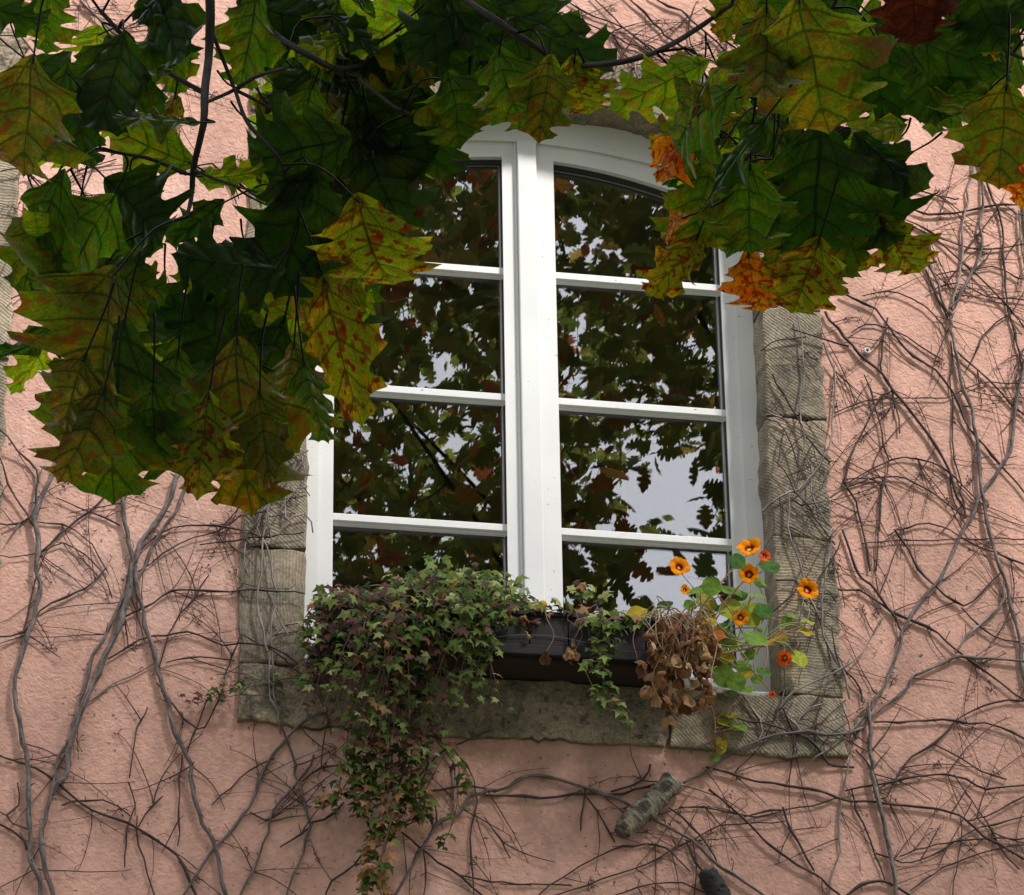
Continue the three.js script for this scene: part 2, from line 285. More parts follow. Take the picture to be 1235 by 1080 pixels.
  P('sill_board', planarUV(roundBox(-W + 0.004, W - 0.004, SILL + 0.001, SILL + 0.016, -0.15, -0.004, 0.003)), M.zinc);
}
WIN.forEach((cx, i) => { surround(cx, i === 0); windowUnit(cx, i === 0); });
console.log('house');

// ------------------------------------------------------------------ red oak whose low branches hang before the window
const TIPS = [[0.14, 0.10], [0.31, 0.23], [0.37, 0.31], [0.46, 0.43], [0.49, 0.50], [0.43, 0.565], [0.45, 0.71], [0.39, 0.775], [0.28, 0.885], [0.17, 0.93], [0, 1]];
const CTRL = [[0.05, 0.02], [0.17, 0.17], [0.31, 0.275], [0.19, 0.38], [0.44, 0.475], [0.43, 0.54], [0.15, 0.625], [0.39, 0.75], [0.10, 0.80], [0.20, 0.905], [0.06, 0.94]];
function oakOutline(side, deep, jit, n) {                  // margin of one half, from base to tip
  const pts = [[0, 0]]; let p = [0, 0];
  TIPS.forEach((t, i) => {
    const last = i === TIPS.length - 1, q = last ? [0, 1] : [t[0] * (1 + jit * rr(-0.13, 0.13)), t[1] + jit * rr(-0.03, 0.03)];
    const mid = [(p[0] + q[0]) / 2, (p[1] + q[1]) / 2], c = [mid[0] + (CTRL[i][0] - mid[0]) * deep * (1 + jit * rr(-0.25, 0.2)), mid[1] + (CTRL[i][1] - mid[1]) * deep + jit * rr(-0.015, 0.015)];
    for (let k = 1; k <= n; k++) { const u = k / n; pts.push([Math.max(last && k === n ? 0 : 0.004, (1 - u) ** 2 * p[0] + 2 * u * (1 - u) * c[0] + u * u * q[0]), (1 - u) ** 2 * p[1] + 2 * u * (1 - u) * c[1] + u * u * q[1]]); }
    p = q;
  });
  return pts.map(a => [a[0] * side, a[1]]);
}
function flatLeaf(deep, jit, n, ribs, split) {             // triangles of a flat leaf, x across (-0.5..0.5), y along (0..1)
  const P = [], I = [];
  for (const side of [-1, 1]) {
    const m = oakOutline(side, deep, jit, n), rib = []; for (let k = ribs - 1; k >= 1; k--) rib.push([0, k / ribs]);
    const ring = [...m, ...rib].map(a => new THREE.Vector2(a[0], a[1])); const o = P.length;
    const tri = THREE.ShapeUtils.triangulateShape(side > 0 ? ring.slice() : ring.slice(), []);
    ring.forEach(a => P.push([a.x, a.y])); tri.forEach(t => I.push([t[0] + o, t[1] + o, t[2] + o]));
  }
  let T = I;
  for (let s = 0; s < split; s++) {
    const key = new Map(), mid = (a, b) => { const k = a < b ? a * 65536 + b : b * 65536 + a; if (!key.has(k)) { key.set(k, P.length); P.push([(P[a][0] + P[b][0]) / 2, (P[a][1] + P[b][1]) / 2]); } return key.get(k); };
    const N = []; for (const [a, b, c] of T) { const ab = mid(a, b), bc = mid(b, c), ca = mid(c, a); N.push([a, ab, ca], [ab, b, bc], [ca, bc, c], [ab, bc, ca]); } T = N;
  }
  return { P, T };
}
function bentLeaf(L, Wd, o) {                               // a leaf of length L and width Wd, folded, curled and rippled; base at the origin, along +y, seen face +z
  const { P, T } = flatLeaf(o.deep ?? 1, 1, 5, 8, 1), pos = [], uv = [], ph = rr(0, 6.28);
  for (const [x, y] of P) {
    const ax = Math.abs(x);
    let X = x * Wd / 0.94, Z = -o.fold * ax * Wd + o.rip * L * Math.sin(y * 15 + ph + (x > 0 ? 2 : 0)) * ax * 1.2 + o.tw * x * (y - 0.4) * Wd;
    let Yv = y * L; const c = o.curl, th = c * y; // bend round x
    if (Math.abs(c) > 0.01) { const R = L / c; Yv = R * Math.sin(th); Z = Z * Math.cos(th) + R * (1 - Math.cos(th)); }
    if (o.roll) { const a = o.roll * X / Wd * 2; X = Wd / (2 * o.roll) * Math.sin(a) * 1; Z += Wd / (2 * Math.abs(o.roll)) * (1 - Math.cos(a)) * Math.sign(-o.roll); }
    X += (o.sway ?? 0) * L * y * y;
    pos.push(X, Yv, Z); uv.push(x + 0.5, y);
  }
  const g = new THREE.BufferGeometry(); g.setAttribute('position', new THREE.Float32BufferAttribute(pos, 3)); g.setAttribute('uv', new THREE.Float32BufferAttribute(uv, 2)); g.setIndex(T.flat()); g.computeVertexNormals(); return g;
}
const veins = [[0.02, 0.13, 0.34], [0.10, 0.33, 0.29], [0.24, 0.47, 0.48], [0.42, 0.46, 0.69], [0.62, 0.27, 0.885], [0.80, 0.12, 0.95]];
function oakTexture(sd, base, alt, spot, amt, spots, veinDark) {
  return texture(320, (u, v) => {
    if (u < 0.03 && v < 0.03) return [0.13, 0.085, 0.05];       // petiole
    const x = Math.abs(u - 0.5 + 0.008 * Math.sin(v * 11 + sd) + 0.006 * (vnoise(u * 7, v * 7, sd + 3) - 0.5)); let d = x * (1 + v * 1.2);
    for (const [y0, tx, ty] of veins) { const dx = tx, dy = ty - y0, t = clamp(x / dx, 0, 1), bow = 0.022 * Math.sin(t * 3.14) - 0.012 * t * Math.sin(t * 9 + sd); d = Math.min(d, (Math.abs(v - y0 - t * dy + bow) * dx / Math.hypot(dx, dy) + Math.max(0, x - dx)) * (0.9 + 0.9 * t)); const t2 = x / dx; if (t2 > 0.3) { const s2 = t2 - 0.3; d = Math.min(d, 0.004 + Math.abs(v - y0 - 0.3 * dy - s2 * dx * 1.5) * (1.6 + 3 * s2)); if (t2 > 0.55) d = Math.min(d, 0.006 + Math.abs(v - y0 - 0.55 * dy + (t2 - 0.55) * dx * 0.5) * (1.8 + 4 * (t2 - 0.55))); } }
    const vein = 1 - sstep(0.004, 0.015, d + 0.004 * (vnoise(u * 60, v * 60, sd) - 0.5)), near = 1 - sstep(0.0, 0.09, d);
    const net = Math.abs(vnoise(u * 34, v * 34, sd + 1) - 0.5) * 2, fine = 1 - sstep(0.02, 0.14, net);
    const m = clamp(sstep(0.42, 0.68, fbm(u, v, 5, sd + 2, 4)) * (1 - 0.7 * near) * amt + amt * 0.12, 0, 1);
    let c = base.map((b, k) => b + (alt[k] - b) * m);
    const f = vnoise(u * 90, v * 90, sd + 5); c = c.map(b => b * (0.80 + 0.26 * f - 0.10 * fine));
    if (spots) { const s = sstep(0.60, 0.72, vnoise(u * 17, v * 21, sd + 7) * 0.8 + 0.22 * vnoise(u * 50, v * 50, sd + 8)) * spots * (1 - 0.5 * near); c = c.map((b, k) => b + (spot[k] - b) * s); }
    return c.map(b => b * (1 - 0.62 * veinDark * vein));
  }, true);
}
const leafBump = texture(256, (u, v) => { const x = Math.abs(u - 0.5); let d = x; for (const [y0, tx, ty] of veins) { const dy = ty - y0, t = clamp((x * tx + (v - y0) * dy) / (tx * tx + dy * dy), 0, 1); d = Math.min(d, Math.hypot(x - t * tx, v - y0 - t * dy)); } return grey(0.55 * sstep(0, 0.07, d) + 0.3 * fbm(u, v, 14, 371, 3)); }, false);
const G = {};
{
  const mk = (sd, base, alt, spot, amt, spots, vd, tr) => { const map = oakTexture(sd, base, alt, spot, amt, spots, vd); return new THREE.MeshPhysicalMaterial({ map, bumpMap: leafBump, bumpScale: 0.004, roughness: 1, transmission: tr, thickness: 0, ior: 1.35, side: THREE.DoubleSide, specularIntensity: 0.2 }); };
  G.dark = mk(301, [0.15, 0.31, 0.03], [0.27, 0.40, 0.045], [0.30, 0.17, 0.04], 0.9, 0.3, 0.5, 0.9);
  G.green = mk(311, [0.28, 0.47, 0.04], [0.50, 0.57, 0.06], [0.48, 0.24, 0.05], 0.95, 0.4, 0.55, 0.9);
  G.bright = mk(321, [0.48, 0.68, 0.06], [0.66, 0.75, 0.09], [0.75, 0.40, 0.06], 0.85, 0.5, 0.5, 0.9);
  G.spotted = mk(331, [0.50, 0.60, 0.06], [0.84, 0.68, 0.08], [0.45, 0.12, 0.03], 1.0, 0.9, 0.55, 0.88);
  G.orange = mk(341, [0.95, 0.66, 0.08], [0.98, 0.46, 0.04], [0.58, 0.14, 0.03], 1.0, 0.95, 0.45, 0.86);
  G.red = mk(351, [0.27, 0.11, 0.04], [0.36, 0.16, 0.05], [0.22, 0.06, 0.03], 0.7, 0.6, 0.5, 0.8);
  G.olive = mk(361, [0.36, 0.47, 0.045], [0.60, 0.50, 0.07], [0.48, 0.22, 0.04], 1.0, 0.6, 0.55, 0.9);
}
console.log('leaf textures');
const oak = thing('red_oak_tree', 'red oak tree with drooping green and orange leaves before the window', 'tree', V3(5.6, 0, 9.8));
{
  const TB = oak.position;
  part(oak, 'trunk', tube([V3(5.6, 0, 9.8), V3(5.58, 0.5, 9.8), V3(5.5, 2.5, 9.75), V3(5.4, 4.6, 9.7), V3(5.3, 7, 9.6), V3(5.1, 9.5, 9.4), V3(4.9, 11.6, 9.2)], [0.36, 0.29, 0.25, 0.22, 0.16, 0.10, 0.04], 14, 4, 0.06), M.bark);
  const limbs = [];
  const limb = (pts, r, name = 'limb') => { const m = part(oak, name, tube(pts, r, 8, 4, 0.05, limbs.length), M.bark); const c = new THREE.CatmullRomCurve3(pts); for (let k = 0; k <= 24; k++) limbs.push(c.getPoint(k / 24)); return m; };
  limb([V3(5.42, 4.2, 9.7), V3(3.2, 5.2, 7.6), V3(1.0, 5.6, 6.0), V3(-0.5, 5.35, 5.1), V3(-1.6, 4.9, 4.7)], [0.1, 0.08, 0.055, 0.035, 0.02]);
  const LOW = limbs.slice();
  const targets = [[0.2, 8.2, 4.4], [1.8, 9.6, 4.2], [3.4, 8.6, 4.6], [-0.6, 9.4, 6.4], [1.2, 10.6, 5.8], [4.6, 9.2, 6.0], [-1.6, 7.6, 6.0], [0.6, 7.0, 7.6], [3.6, 11.0, 6.4], [0.6, 10.2, 8.2], [5.6, 8.0, 8.0], [-1.0, 8.2, 8.6], [2.4, 8.2, 5.0], [1.0, 7.4, 5.2], [3.6, 7.2, 10], [1.8, 9.6, 9.6]];
  targets.forEach(([x, y, z], i) => { const h = 4.2 + 0.1 * i, a = V3(5.4 - 0.05 * (h - 4.6), h, 9.7 - 0.04 * (h - 4.6)), b = V3(x, y, z), m = a.clone().lerp(b, 0.5).add(V3(rr(-0.3, 0.3), rr(0.1, 0.6), rr(-0.3, 0.3))); limb([a, m, a.clone().lerp(b, 0.8).add(V3(rr(-0.2, 0.2), rr(0, 0.3), rr(-0.2, 0.2))), b], [0.05, 0.022, 0.013, 0.006]); });
  // the crown: twigs with leaf sprays through its volume, hollows left open
  const mirror = V3(CAM.x, CAM.y, -0.26 - CAM.z), hole = (wx, wy) => V3(wx, Y0 + wy, -0.13).sub(mirror).normalize();
  const holes = [[hole(0.30, -0.06), 0.023], [hole(0.42, -0.32), 0.032], [hole(0.22, -0.42), 0.018], [hole(0.42, 0.05), 0.008], [hole(0.30, 0.07), 0.014], [hole(0.14, 0.72), 0.012]];
  const N = 2850, twigs = [], mats = [], cols = [], nl = flatLeaf(1.7, 0.8, 2, 3, 0);
  const lg = new THREE.BufferGeometry(); { const p = []; for (const [x, y] of nl.P) p.push(x * 0.78, y, 0.10 * Math.sin(y * 3) - 0.25 * Math.abs(x)); lg.setAttribute('position', new THREE.Float32BufferAttribute(p, 3)); lg.setIndex(nl.T.flat()); lg.computeVertexNormals(); }
  const q = new THREE.Quaternion(), m4 = new THREE.Matrix4(), e = new THREE.Euler();
  const tint = [[0.13, 0.18, 0.035], [0.16, 0.20, 0.04], [0.22, 0.23, 0.05], [0.28, 0.19, 0.05], [0.32, 0.10, 0.04], [0.40, 0.19, 0.04], [0.2, 0.25, 0.055]];
  const centres = [];
  for (let k = 0; k < N;) {
    const d = V3(rr(-1, 1), rr(-1, 1), rr(-1, 1)); if (d.lengthSq() > 1) continue;
    const l = d.length(); if (rnd() > 0.35 + 0.65 * l) continue;
    const shadeLobe = k % 6 === 5, low = k % 16 === 3, c = low ? V3(2.0 + 1.5 * d.x, 7.55 + 0.75 * d.y, 5.6 + 1.3 * d.z) : shadeLobe ? V3(4.2 + 3.3 * d.x, 10.9 + 2.0 * d.y, 5.6 + 1.7 * d.z) : V3(1.5 + 4.2 * d.x, 9.1 + 3.4 * d.y, 6.7 + 3.3 * d.z); if (c.y < 6.2 && c.z < 6) continue;  // high outer bulge of the crown is added, unseen, to shade the lower wall
    const v = c.clone().sub(mirror), dist = v.length(); v.normalize(); k++;
    let skip = false; for (const [h, a] of holes) if (Math.acos(clamp(v.dot(h), -1, 1)) < a * 0.8 && rnd() < 0.93) skip = true;
    if (skip) continue;
    centres.push(c);
    const n = Math.floor(rr(13, 20)), autumn = rnd() < 0.16;
    for (let i = 0; i < n; i++) {
      const o = V3(rr(-1, 1), rr(-1, 1), rr(-1, 1)); const s = rr(0.085, 0.15);
      const lp = c.clone().addScaledVector(o, 0.34);
      const lv = lp.clone().sub(mirror).normalize(); let cut = false; for (const [h, a] of holes) if (Math.acos(clamp(lv.dot(h), -1, 1)) < a * 0.55 && rnd() < 0.85) cut = true; if (cut) continue;
      q.set(rr(-1, 1), rr(-1, 1), rr(-1, 1), rr(-1, 1)).normalize(); m4.compose(lp.sub(TB), q, V3(s, s, s)); mats.push(m4.clone());
      const t = autumn ? pick(tint.slice(2)) : pick(tint.slice(0, rnd() < 0.85 ? 3 : 7)), b = rr(0.8, 1.2); cols.push(new THREE.Color().setRGB(t[0] * b, t[1] * b, t[2] * b));
    }
  }
  { // each spray's twig springs from the nearest limb or from a twig already grown
    const near = centres.map(c => { let bd = 1e9; for (const s of limbs) bd = Math.min(bd, s.distanceToSquared(c)); return [bd, c]; }).sort((a, b) => a[0] - b[0]), nodes = limbs.map(p => [p, 0.006]);
    for (const [, c] of near) { let best = nodes[0], bd = 1e9; for (const s of nodes) { const x = s[0].distanceToSquared(c); if (x < bd) { bd = x; best = s; } } const r = Math.max(0.0018, best[1] * 0.8), d = Math.sqrt(bd), mid = best[0].clone().lerp(c, 0.5).add(V3(rr(-0.12, 0.12) * d, rr(0, 0.2) * d, rr(-0.12, 0.12) * d)); twigs.push(tube([best[0], mid, c], [r, r * 0.85, r * 0.6], 4, 3)); nodes.push([mid, r * 0.85], [c, r * 0.7]); }
  }
  const tw = part(oak, 'twigs', mergeGeometries(twigs), M.bark); tw.userData.kind = 'stuff';
  const im = new THREE.InstancedMesh(lg, leafMat([1, 1, 1], { transmission: 0.8 }), mats.length); mats.forEach((m, i) => { im.setMatrixAt(i, m); im.setColorAt(i, cols[i]); });
  im.name = 'crown'; im.userData.kind = 'stuff'; shadows(im); oak.add(im);
  console.log('crown leaves', mats.length);

  // low branches: pixel traces at a leaf's usual distance, carried on above the picture to the low limb
  const BR = [
    [3.45, [[253, -10, 12], [252, 60, 11], [247, 110, 10], [245, 150, 9], [233, 205, 8], [231, 235, 6], [225, 262, 4]]],
    [3.6, [[290, -8, 9], [330, 40, 9], [370, 65, 8], [405, 83, 8], [440, 76, 6], [456, 52, 4], [476, 38, 3]]],
    [3.6, [[415, 84, 5], [445, 105, 5], [480, 132, 5], [525, 142, 4], [570, 130, 3]]],
    [3.5, [[556, -8, 8], [600, 25, 8], [640, 52, 8], [680, 75, 8], [722, 78, 8], [770, 70, 7], [820, 48, 7], [868, 15, 6], [884, -6, 5]]],
    [3.55, [[120, 12, 5], [150, 45, 6], [185, 75, 6], [215, 95, 6], [246, 112, 7]]],
    [3.5, [[255, 38, 5], [270, 75, 5], [283, 108, 5], [300, 150, 5], [335, 190, 4], [345, 225, 3]]],
    [3.5, [[246, 125, 4], [283, 108, 5], [310, 92, 5], [345, 82, 4]]],
    [3.55, [[283, 108, 4], [330, 132, 5], [370, 148, 3]]],
    [3.45, [[85, 205, 2], [115, 182, 4], [150, 186, 4], [185, 193, 5], [225, 210, 6]]],
    [3.45, [[234, 205, 4], [265, 218, 4], [310, 232, 3]]],
    [3.5, [[1132, -6, 6], [1150, 20, 6], [1175, 42, 6], [1210, 60, 5], [1245, 75, 4]]],
    [3.5, [[1214, 61, 4], [1216, 90, 3], [1217, 130, 2]]],
    [3.6, [[1010, -10, 5], [985, 30, 4], [960, 70, 4], [930, 110, 3], [905, 150, 3], [890, 200, 3]]],
    [3.6, [[985, 30, 4], [1000, 90, 4], [1010, 150, 3], [1000, 215, 3]]],
  ];
  const branches = BR.map(([t, pl], bi) => {
    const pts = pl.map(([u, v, w], i) => atT(u, v, t + 0.03 * Math.sin(i * 1.7 + bi))), r = pl.map(p => p[2] * t / F / 2);
    for (const end of [0, pl.length - 1]) if (pl[end][1] < 0) {           // grow on up to the limb
      const a = pts[end ? pts.length - 1 : 0]; let best = LOW[0], bd = 1e9; for (const s of LOW) { const x = s.distanceTo(a); if (x < bd) { bd = x; best = s; } }
      const more = [a.clone().lerp(best, 0.3).add(V3(0.04, 0, -0.05)), a.clone().lerp(best, 0.65).add(V3(0.03, 0.02, 0.03)), best.clone()];
      if (end) { pts.push(...more); r.push(0.0065, 0.009, 0.012); } else { pts.unshift(...more.reverse()); r.unshift(0.012, 0.009, Math.max(0.0065, r[0])); }
    }
    const m = part(oak, 'branch', tube(pts, r, 8, 5, 0.13, bi + 3), M.bark); m.userData.pts = undefined;
    const c = new THREE.CatmullRomCurve3(pts), sm = []; for (let k = 0; k <= 40; k++) sm.push(c.getPoint(k / 40));
    return { m, sm };
  });
  function leaf(bu, bv, tu, tv, wpx, kind, t = 3.5, o = {}) {
    const dt = o.dt ?? rr(-0.05, 0.05), A = atT(bu, bv, t), B = atT(tu, tv, t + dt), ax = B.clone().sub(A), L = ax.length(); ax.normalize();
    const toCam = CAM.clone().sub(A).normalize(), side = new THREE.Vector3().crossVectors(ax, toCam).normalize(), nor = new THREE.Vector3().crossVectors(side, ax).normalize();
    const roll = o.lean ?? rr(-0.75, 0.75); side.applyAxisAngle(ax, roll); nor.applyAxisAngle(ax, roll);
    const g = bentLeaf(L * 1.04, wpx * t / F / Math.max(0.55, Math.cos(roll)), { deep: o.deep ?? rr(1.2, 1.65), fold: o.fold ?? rr(0.1, 0.42), rip: rr(0.16, 0.34), tw: rr(-0.8, 0.8), curl: o.curl ?? rr(-1.2, 0.8), sway: rr(-0.12, 0.12), roll: o.roll });
    g.applyMatrix4(new THREE.Matrix4().makeBasis(side, ax, nor).setPosition(A));
    let bd = 1e9, best, at; for (const b of branches) for (const p of b.sm) { const x = p.distanceTo(A); if (x < bd) { bd = x; best = b; at = p; } }
    const end = bd < 0.11 ? at : A.clone().addScaledVector(ax, -0.05).add(V3(rr(-0.01, 0.01), 0.02, rr(-0.01, 0.01)));
    const pet = tube([A.clone().addScaledVector(ax, 0.01), A.clone().lerp(end, 0.5).addScaledVector(ax, -0.012), end], [0.0009, 0.0011, 0.0015], 5, 3);
    { const uv = pet.attributes.uv; for (let i = 0; i < uv.count; i++) uv.setXY(i, 0.014, 0.014); }
    part(best.m, 'leaf', mergeGeometries([g, pet]), G[kind], oak);
  }
  // leaves that make the outline
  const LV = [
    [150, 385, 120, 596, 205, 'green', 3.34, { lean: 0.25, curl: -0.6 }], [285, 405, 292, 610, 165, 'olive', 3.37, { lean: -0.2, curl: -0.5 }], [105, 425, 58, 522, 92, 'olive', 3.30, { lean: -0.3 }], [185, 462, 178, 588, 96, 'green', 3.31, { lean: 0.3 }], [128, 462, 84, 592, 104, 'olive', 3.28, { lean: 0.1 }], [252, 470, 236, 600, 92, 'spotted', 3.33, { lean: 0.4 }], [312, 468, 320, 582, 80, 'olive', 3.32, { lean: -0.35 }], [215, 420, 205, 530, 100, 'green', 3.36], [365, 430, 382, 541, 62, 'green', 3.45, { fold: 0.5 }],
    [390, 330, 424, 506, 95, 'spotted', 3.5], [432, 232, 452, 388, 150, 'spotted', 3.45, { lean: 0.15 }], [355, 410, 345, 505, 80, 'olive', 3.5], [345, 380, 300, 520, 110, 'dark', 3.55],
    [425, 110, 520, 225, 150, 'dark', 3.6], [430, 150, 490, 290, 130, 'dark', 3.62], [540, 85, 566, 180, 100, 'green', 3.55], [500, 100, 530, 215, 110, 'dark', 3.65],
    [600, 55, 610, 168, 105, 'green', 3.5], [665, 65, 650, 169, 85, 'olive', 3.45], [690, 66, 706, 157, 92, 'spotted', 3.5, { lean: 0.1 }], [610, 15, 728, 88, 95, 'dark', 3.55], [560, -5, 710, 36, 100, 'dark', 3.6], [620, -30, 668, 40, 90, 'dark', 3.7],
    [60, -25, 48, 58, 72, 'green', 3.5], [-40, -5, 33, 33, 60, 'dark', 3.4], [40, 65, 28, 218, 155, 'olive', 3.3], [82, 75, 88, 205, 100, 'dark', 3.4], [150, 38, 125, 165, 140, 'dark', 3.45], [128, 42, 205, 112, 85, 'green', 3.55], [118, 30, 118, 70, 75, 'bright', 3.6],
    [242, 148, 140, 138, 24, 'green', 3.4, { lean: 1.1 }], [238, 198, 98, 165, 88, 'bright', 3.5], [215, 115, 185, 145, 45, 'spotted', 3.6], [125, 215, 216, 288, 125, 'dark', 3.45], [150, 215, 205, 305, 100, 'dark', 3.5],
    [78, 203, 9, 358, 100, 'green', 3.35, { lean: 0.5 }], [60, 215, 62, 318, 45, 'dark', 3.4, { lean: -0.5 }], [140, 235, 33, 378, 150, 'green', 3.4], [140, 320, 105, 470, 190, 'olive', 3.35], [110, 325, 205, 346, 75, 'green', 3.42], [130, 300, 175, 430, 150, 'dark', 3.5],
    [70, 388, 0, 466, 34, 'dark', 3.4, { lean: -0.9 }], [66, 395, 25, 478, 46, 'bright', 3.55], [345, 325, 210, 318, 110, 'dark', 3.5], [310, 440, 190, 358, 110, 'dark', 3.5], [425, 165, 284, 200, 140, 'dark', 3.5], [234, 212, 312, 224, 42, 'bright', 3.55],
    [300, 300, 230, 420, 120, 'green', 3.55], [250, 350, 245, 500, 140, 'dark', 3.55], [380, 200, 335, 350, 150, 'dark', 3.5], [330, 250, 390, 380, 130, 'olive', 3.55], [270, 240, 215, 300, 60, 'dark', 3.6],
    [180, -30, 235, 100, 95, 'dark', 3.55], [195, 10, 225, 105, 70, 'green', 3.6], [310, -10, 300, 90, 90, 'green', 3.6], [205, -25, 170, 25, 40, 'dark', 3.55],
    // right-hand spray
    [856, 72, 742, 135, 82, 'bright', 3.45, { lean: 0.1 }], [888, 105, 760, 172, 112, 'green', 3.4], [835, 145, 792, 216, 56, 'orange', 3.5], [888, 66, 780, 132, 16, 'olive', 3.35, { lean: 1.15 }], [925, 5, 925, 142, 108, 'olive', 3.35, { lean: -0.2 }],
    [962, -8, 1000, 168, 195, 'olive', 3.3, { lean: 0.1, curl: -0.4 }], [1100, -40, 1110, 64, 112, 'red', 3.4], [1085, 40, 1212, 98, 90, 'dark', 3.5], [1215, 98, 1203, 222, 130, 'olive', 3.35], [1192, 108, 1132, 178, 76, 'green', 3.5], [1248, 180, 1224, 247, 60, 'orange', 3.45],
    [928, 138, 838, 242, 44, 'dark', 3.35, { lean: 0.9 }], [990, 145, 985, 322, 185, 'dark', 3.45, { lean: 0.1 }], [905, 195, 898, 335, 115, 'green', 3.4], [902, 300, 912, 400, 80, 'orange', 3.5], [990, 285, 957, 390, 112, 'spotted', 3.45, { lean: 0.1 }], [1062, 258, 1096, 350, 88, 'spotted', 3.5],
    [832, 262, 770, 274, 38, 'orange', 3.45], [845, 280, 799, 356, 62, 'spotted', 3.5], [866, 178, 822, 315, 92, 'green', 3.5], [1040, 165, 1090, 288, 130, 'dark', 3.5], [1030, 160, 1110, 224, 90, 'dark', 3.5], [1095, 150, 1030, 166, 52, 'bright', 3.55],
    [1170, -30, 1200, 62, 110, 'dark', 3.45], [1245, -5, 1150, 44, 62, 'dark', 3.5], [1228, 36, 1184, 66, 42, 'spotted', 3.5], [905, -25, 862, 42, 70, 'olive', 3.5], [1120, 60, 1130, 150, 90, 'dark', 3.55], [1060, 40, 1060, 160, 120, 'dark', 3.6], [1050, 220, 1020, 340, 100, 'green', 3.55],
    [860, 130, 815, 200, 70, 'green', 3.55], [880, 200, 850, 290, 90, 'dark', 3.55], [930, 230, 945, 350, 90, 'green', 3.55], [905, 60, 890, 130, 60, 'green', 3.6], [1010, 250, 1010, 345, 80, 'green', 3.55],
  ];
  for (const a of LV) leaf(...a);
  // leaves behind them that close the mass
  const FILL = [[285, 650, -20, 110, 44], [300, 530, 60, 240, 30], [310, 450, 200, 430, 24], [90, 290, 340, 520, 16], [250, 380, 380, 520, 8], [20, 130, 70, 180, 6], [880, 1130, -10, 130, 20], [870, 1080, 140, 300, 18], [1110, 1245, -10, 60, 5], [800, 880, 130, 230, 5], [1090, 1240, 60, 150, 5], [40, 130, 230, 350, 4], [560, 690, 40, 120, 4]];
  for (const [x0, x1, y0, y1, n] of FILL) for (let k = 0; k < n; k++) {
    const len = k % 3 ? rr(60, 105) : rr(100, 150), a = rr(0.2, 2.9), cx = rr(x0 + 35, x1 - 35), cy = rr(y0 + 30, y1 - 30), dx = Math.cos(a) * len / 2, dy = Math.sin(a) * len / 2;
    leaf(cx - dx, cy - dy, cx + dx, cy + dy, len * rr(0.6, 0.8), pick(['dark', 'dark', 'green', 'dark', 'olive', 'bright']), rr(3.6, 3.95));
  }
}
console.log('tree');


// ------------------------------------------------------------------ house across the yard, seen only as a reflection in the panes
{
  const o = thing('opposite_house', 'pale lilac house mirrored dimly in the lowest window panes', 'house', V3(12, 0, 26));
  const pl = std([0.42, 0.38, 0.42], 0.9), wf = std([0.6, 0.6, 0.6], 0.5), gl = std([0.05, 0.06, 0.07], 0.1);
  part(o, 'wall', box(6.9, 19, 0, 14.6, 26, 36), pl);
  const rs = new THREE.Shape(); rs.moveTo(-0.4, 14.6); rs.lineTo(5, 18.4); rs.lineTo(10.4, 14.6); rs.closePath(); const rg = new THREE.ExtrudeGeometry(rs, { depth: 12.8, bevelEnabled: false }); rg.rotateY(-Math.PI / 2); rg.translate(19.4, 0, 26); part(o, 'roof', rg, M.roof);
  for (let j = 0; j < 4; j++) for (let i = 0; i < 5; i++) { const x = 8.4 + i * 2.2, y = 1.2 + j * 3.4; const f = part(o, 'window', roundBox(x - 0.65, x + 0.65, y, y + 1.9, 25.94, 25.998, 0.01), wf); part(f, 'pane', box(x - 0.55, x + 0.55, y + 0.1, y + 1.8, 25.92, 25.938), gl, o); }
}


// ------------------------------------------------------------------ bare creeper stems on the wall
const inStone = (x, y) => WIN.some(c => { const a = Math.abs(x - c), b = y - Y0; return a < S + 0.005 && b > YB - 0.005 && b < outerArch(Math.min(a, S)) && !(a < W && b > SILL && b < arch(a)); });
const inOpening = (x, y) => WIN.some(c => { const a = Math.abs(x - c), b = y - Y0; return a < W + 0.01 && b > SILL && b < arch(Math.min(a, W)) + 0.01; });
const wallZ = (x, y) => inStone(x, y) ? 0.0175 : 0.0;
function wallLine(pl, w, off, sd) {                        // pixel trace laid on the wall, densified and bowed a little off it
  const raw = pl.map(([u, v]) => onZ(u, v, 0.012)), c = new THREE.CatmullRomCurve3(raw, false, 'centripetal'), len = c.getLength(), n = Math.max(3, Math.round(len / 0.032)), P = [];
  for (let k = 0; k <= n; k++) { const p = c.getPoint(k / n); p.x += 0.012 * (vnoise(k * 0.6, sd, 3) - 0.5) + 0.006 * (vnoise(k * 1.7, sd, 13) - 0.5); p.y += 0.010 * (vnoise(k * 0.6, sd, 5) - 0.5) + 0.005 * (vnoise(k * 1.7, sd, 15) - 0.5); P.push(p); }
  let prev = null;
  for (const p of P) { const lift = off * (0.25 + 1.3 * vnoise(p.x * 4, p.y * 4, sd + 17)); p.z = wallZ(p.x, p.y) + w * 0.9 + 0.002 + lift; if (prev !== null) p.z = Math.max(p.z, prev - 0.012); prev = p.z; }
  return P;
}
const MM = 2.04e-3;                                        // metres on the wall for one pixel
let vineSeed = 1;
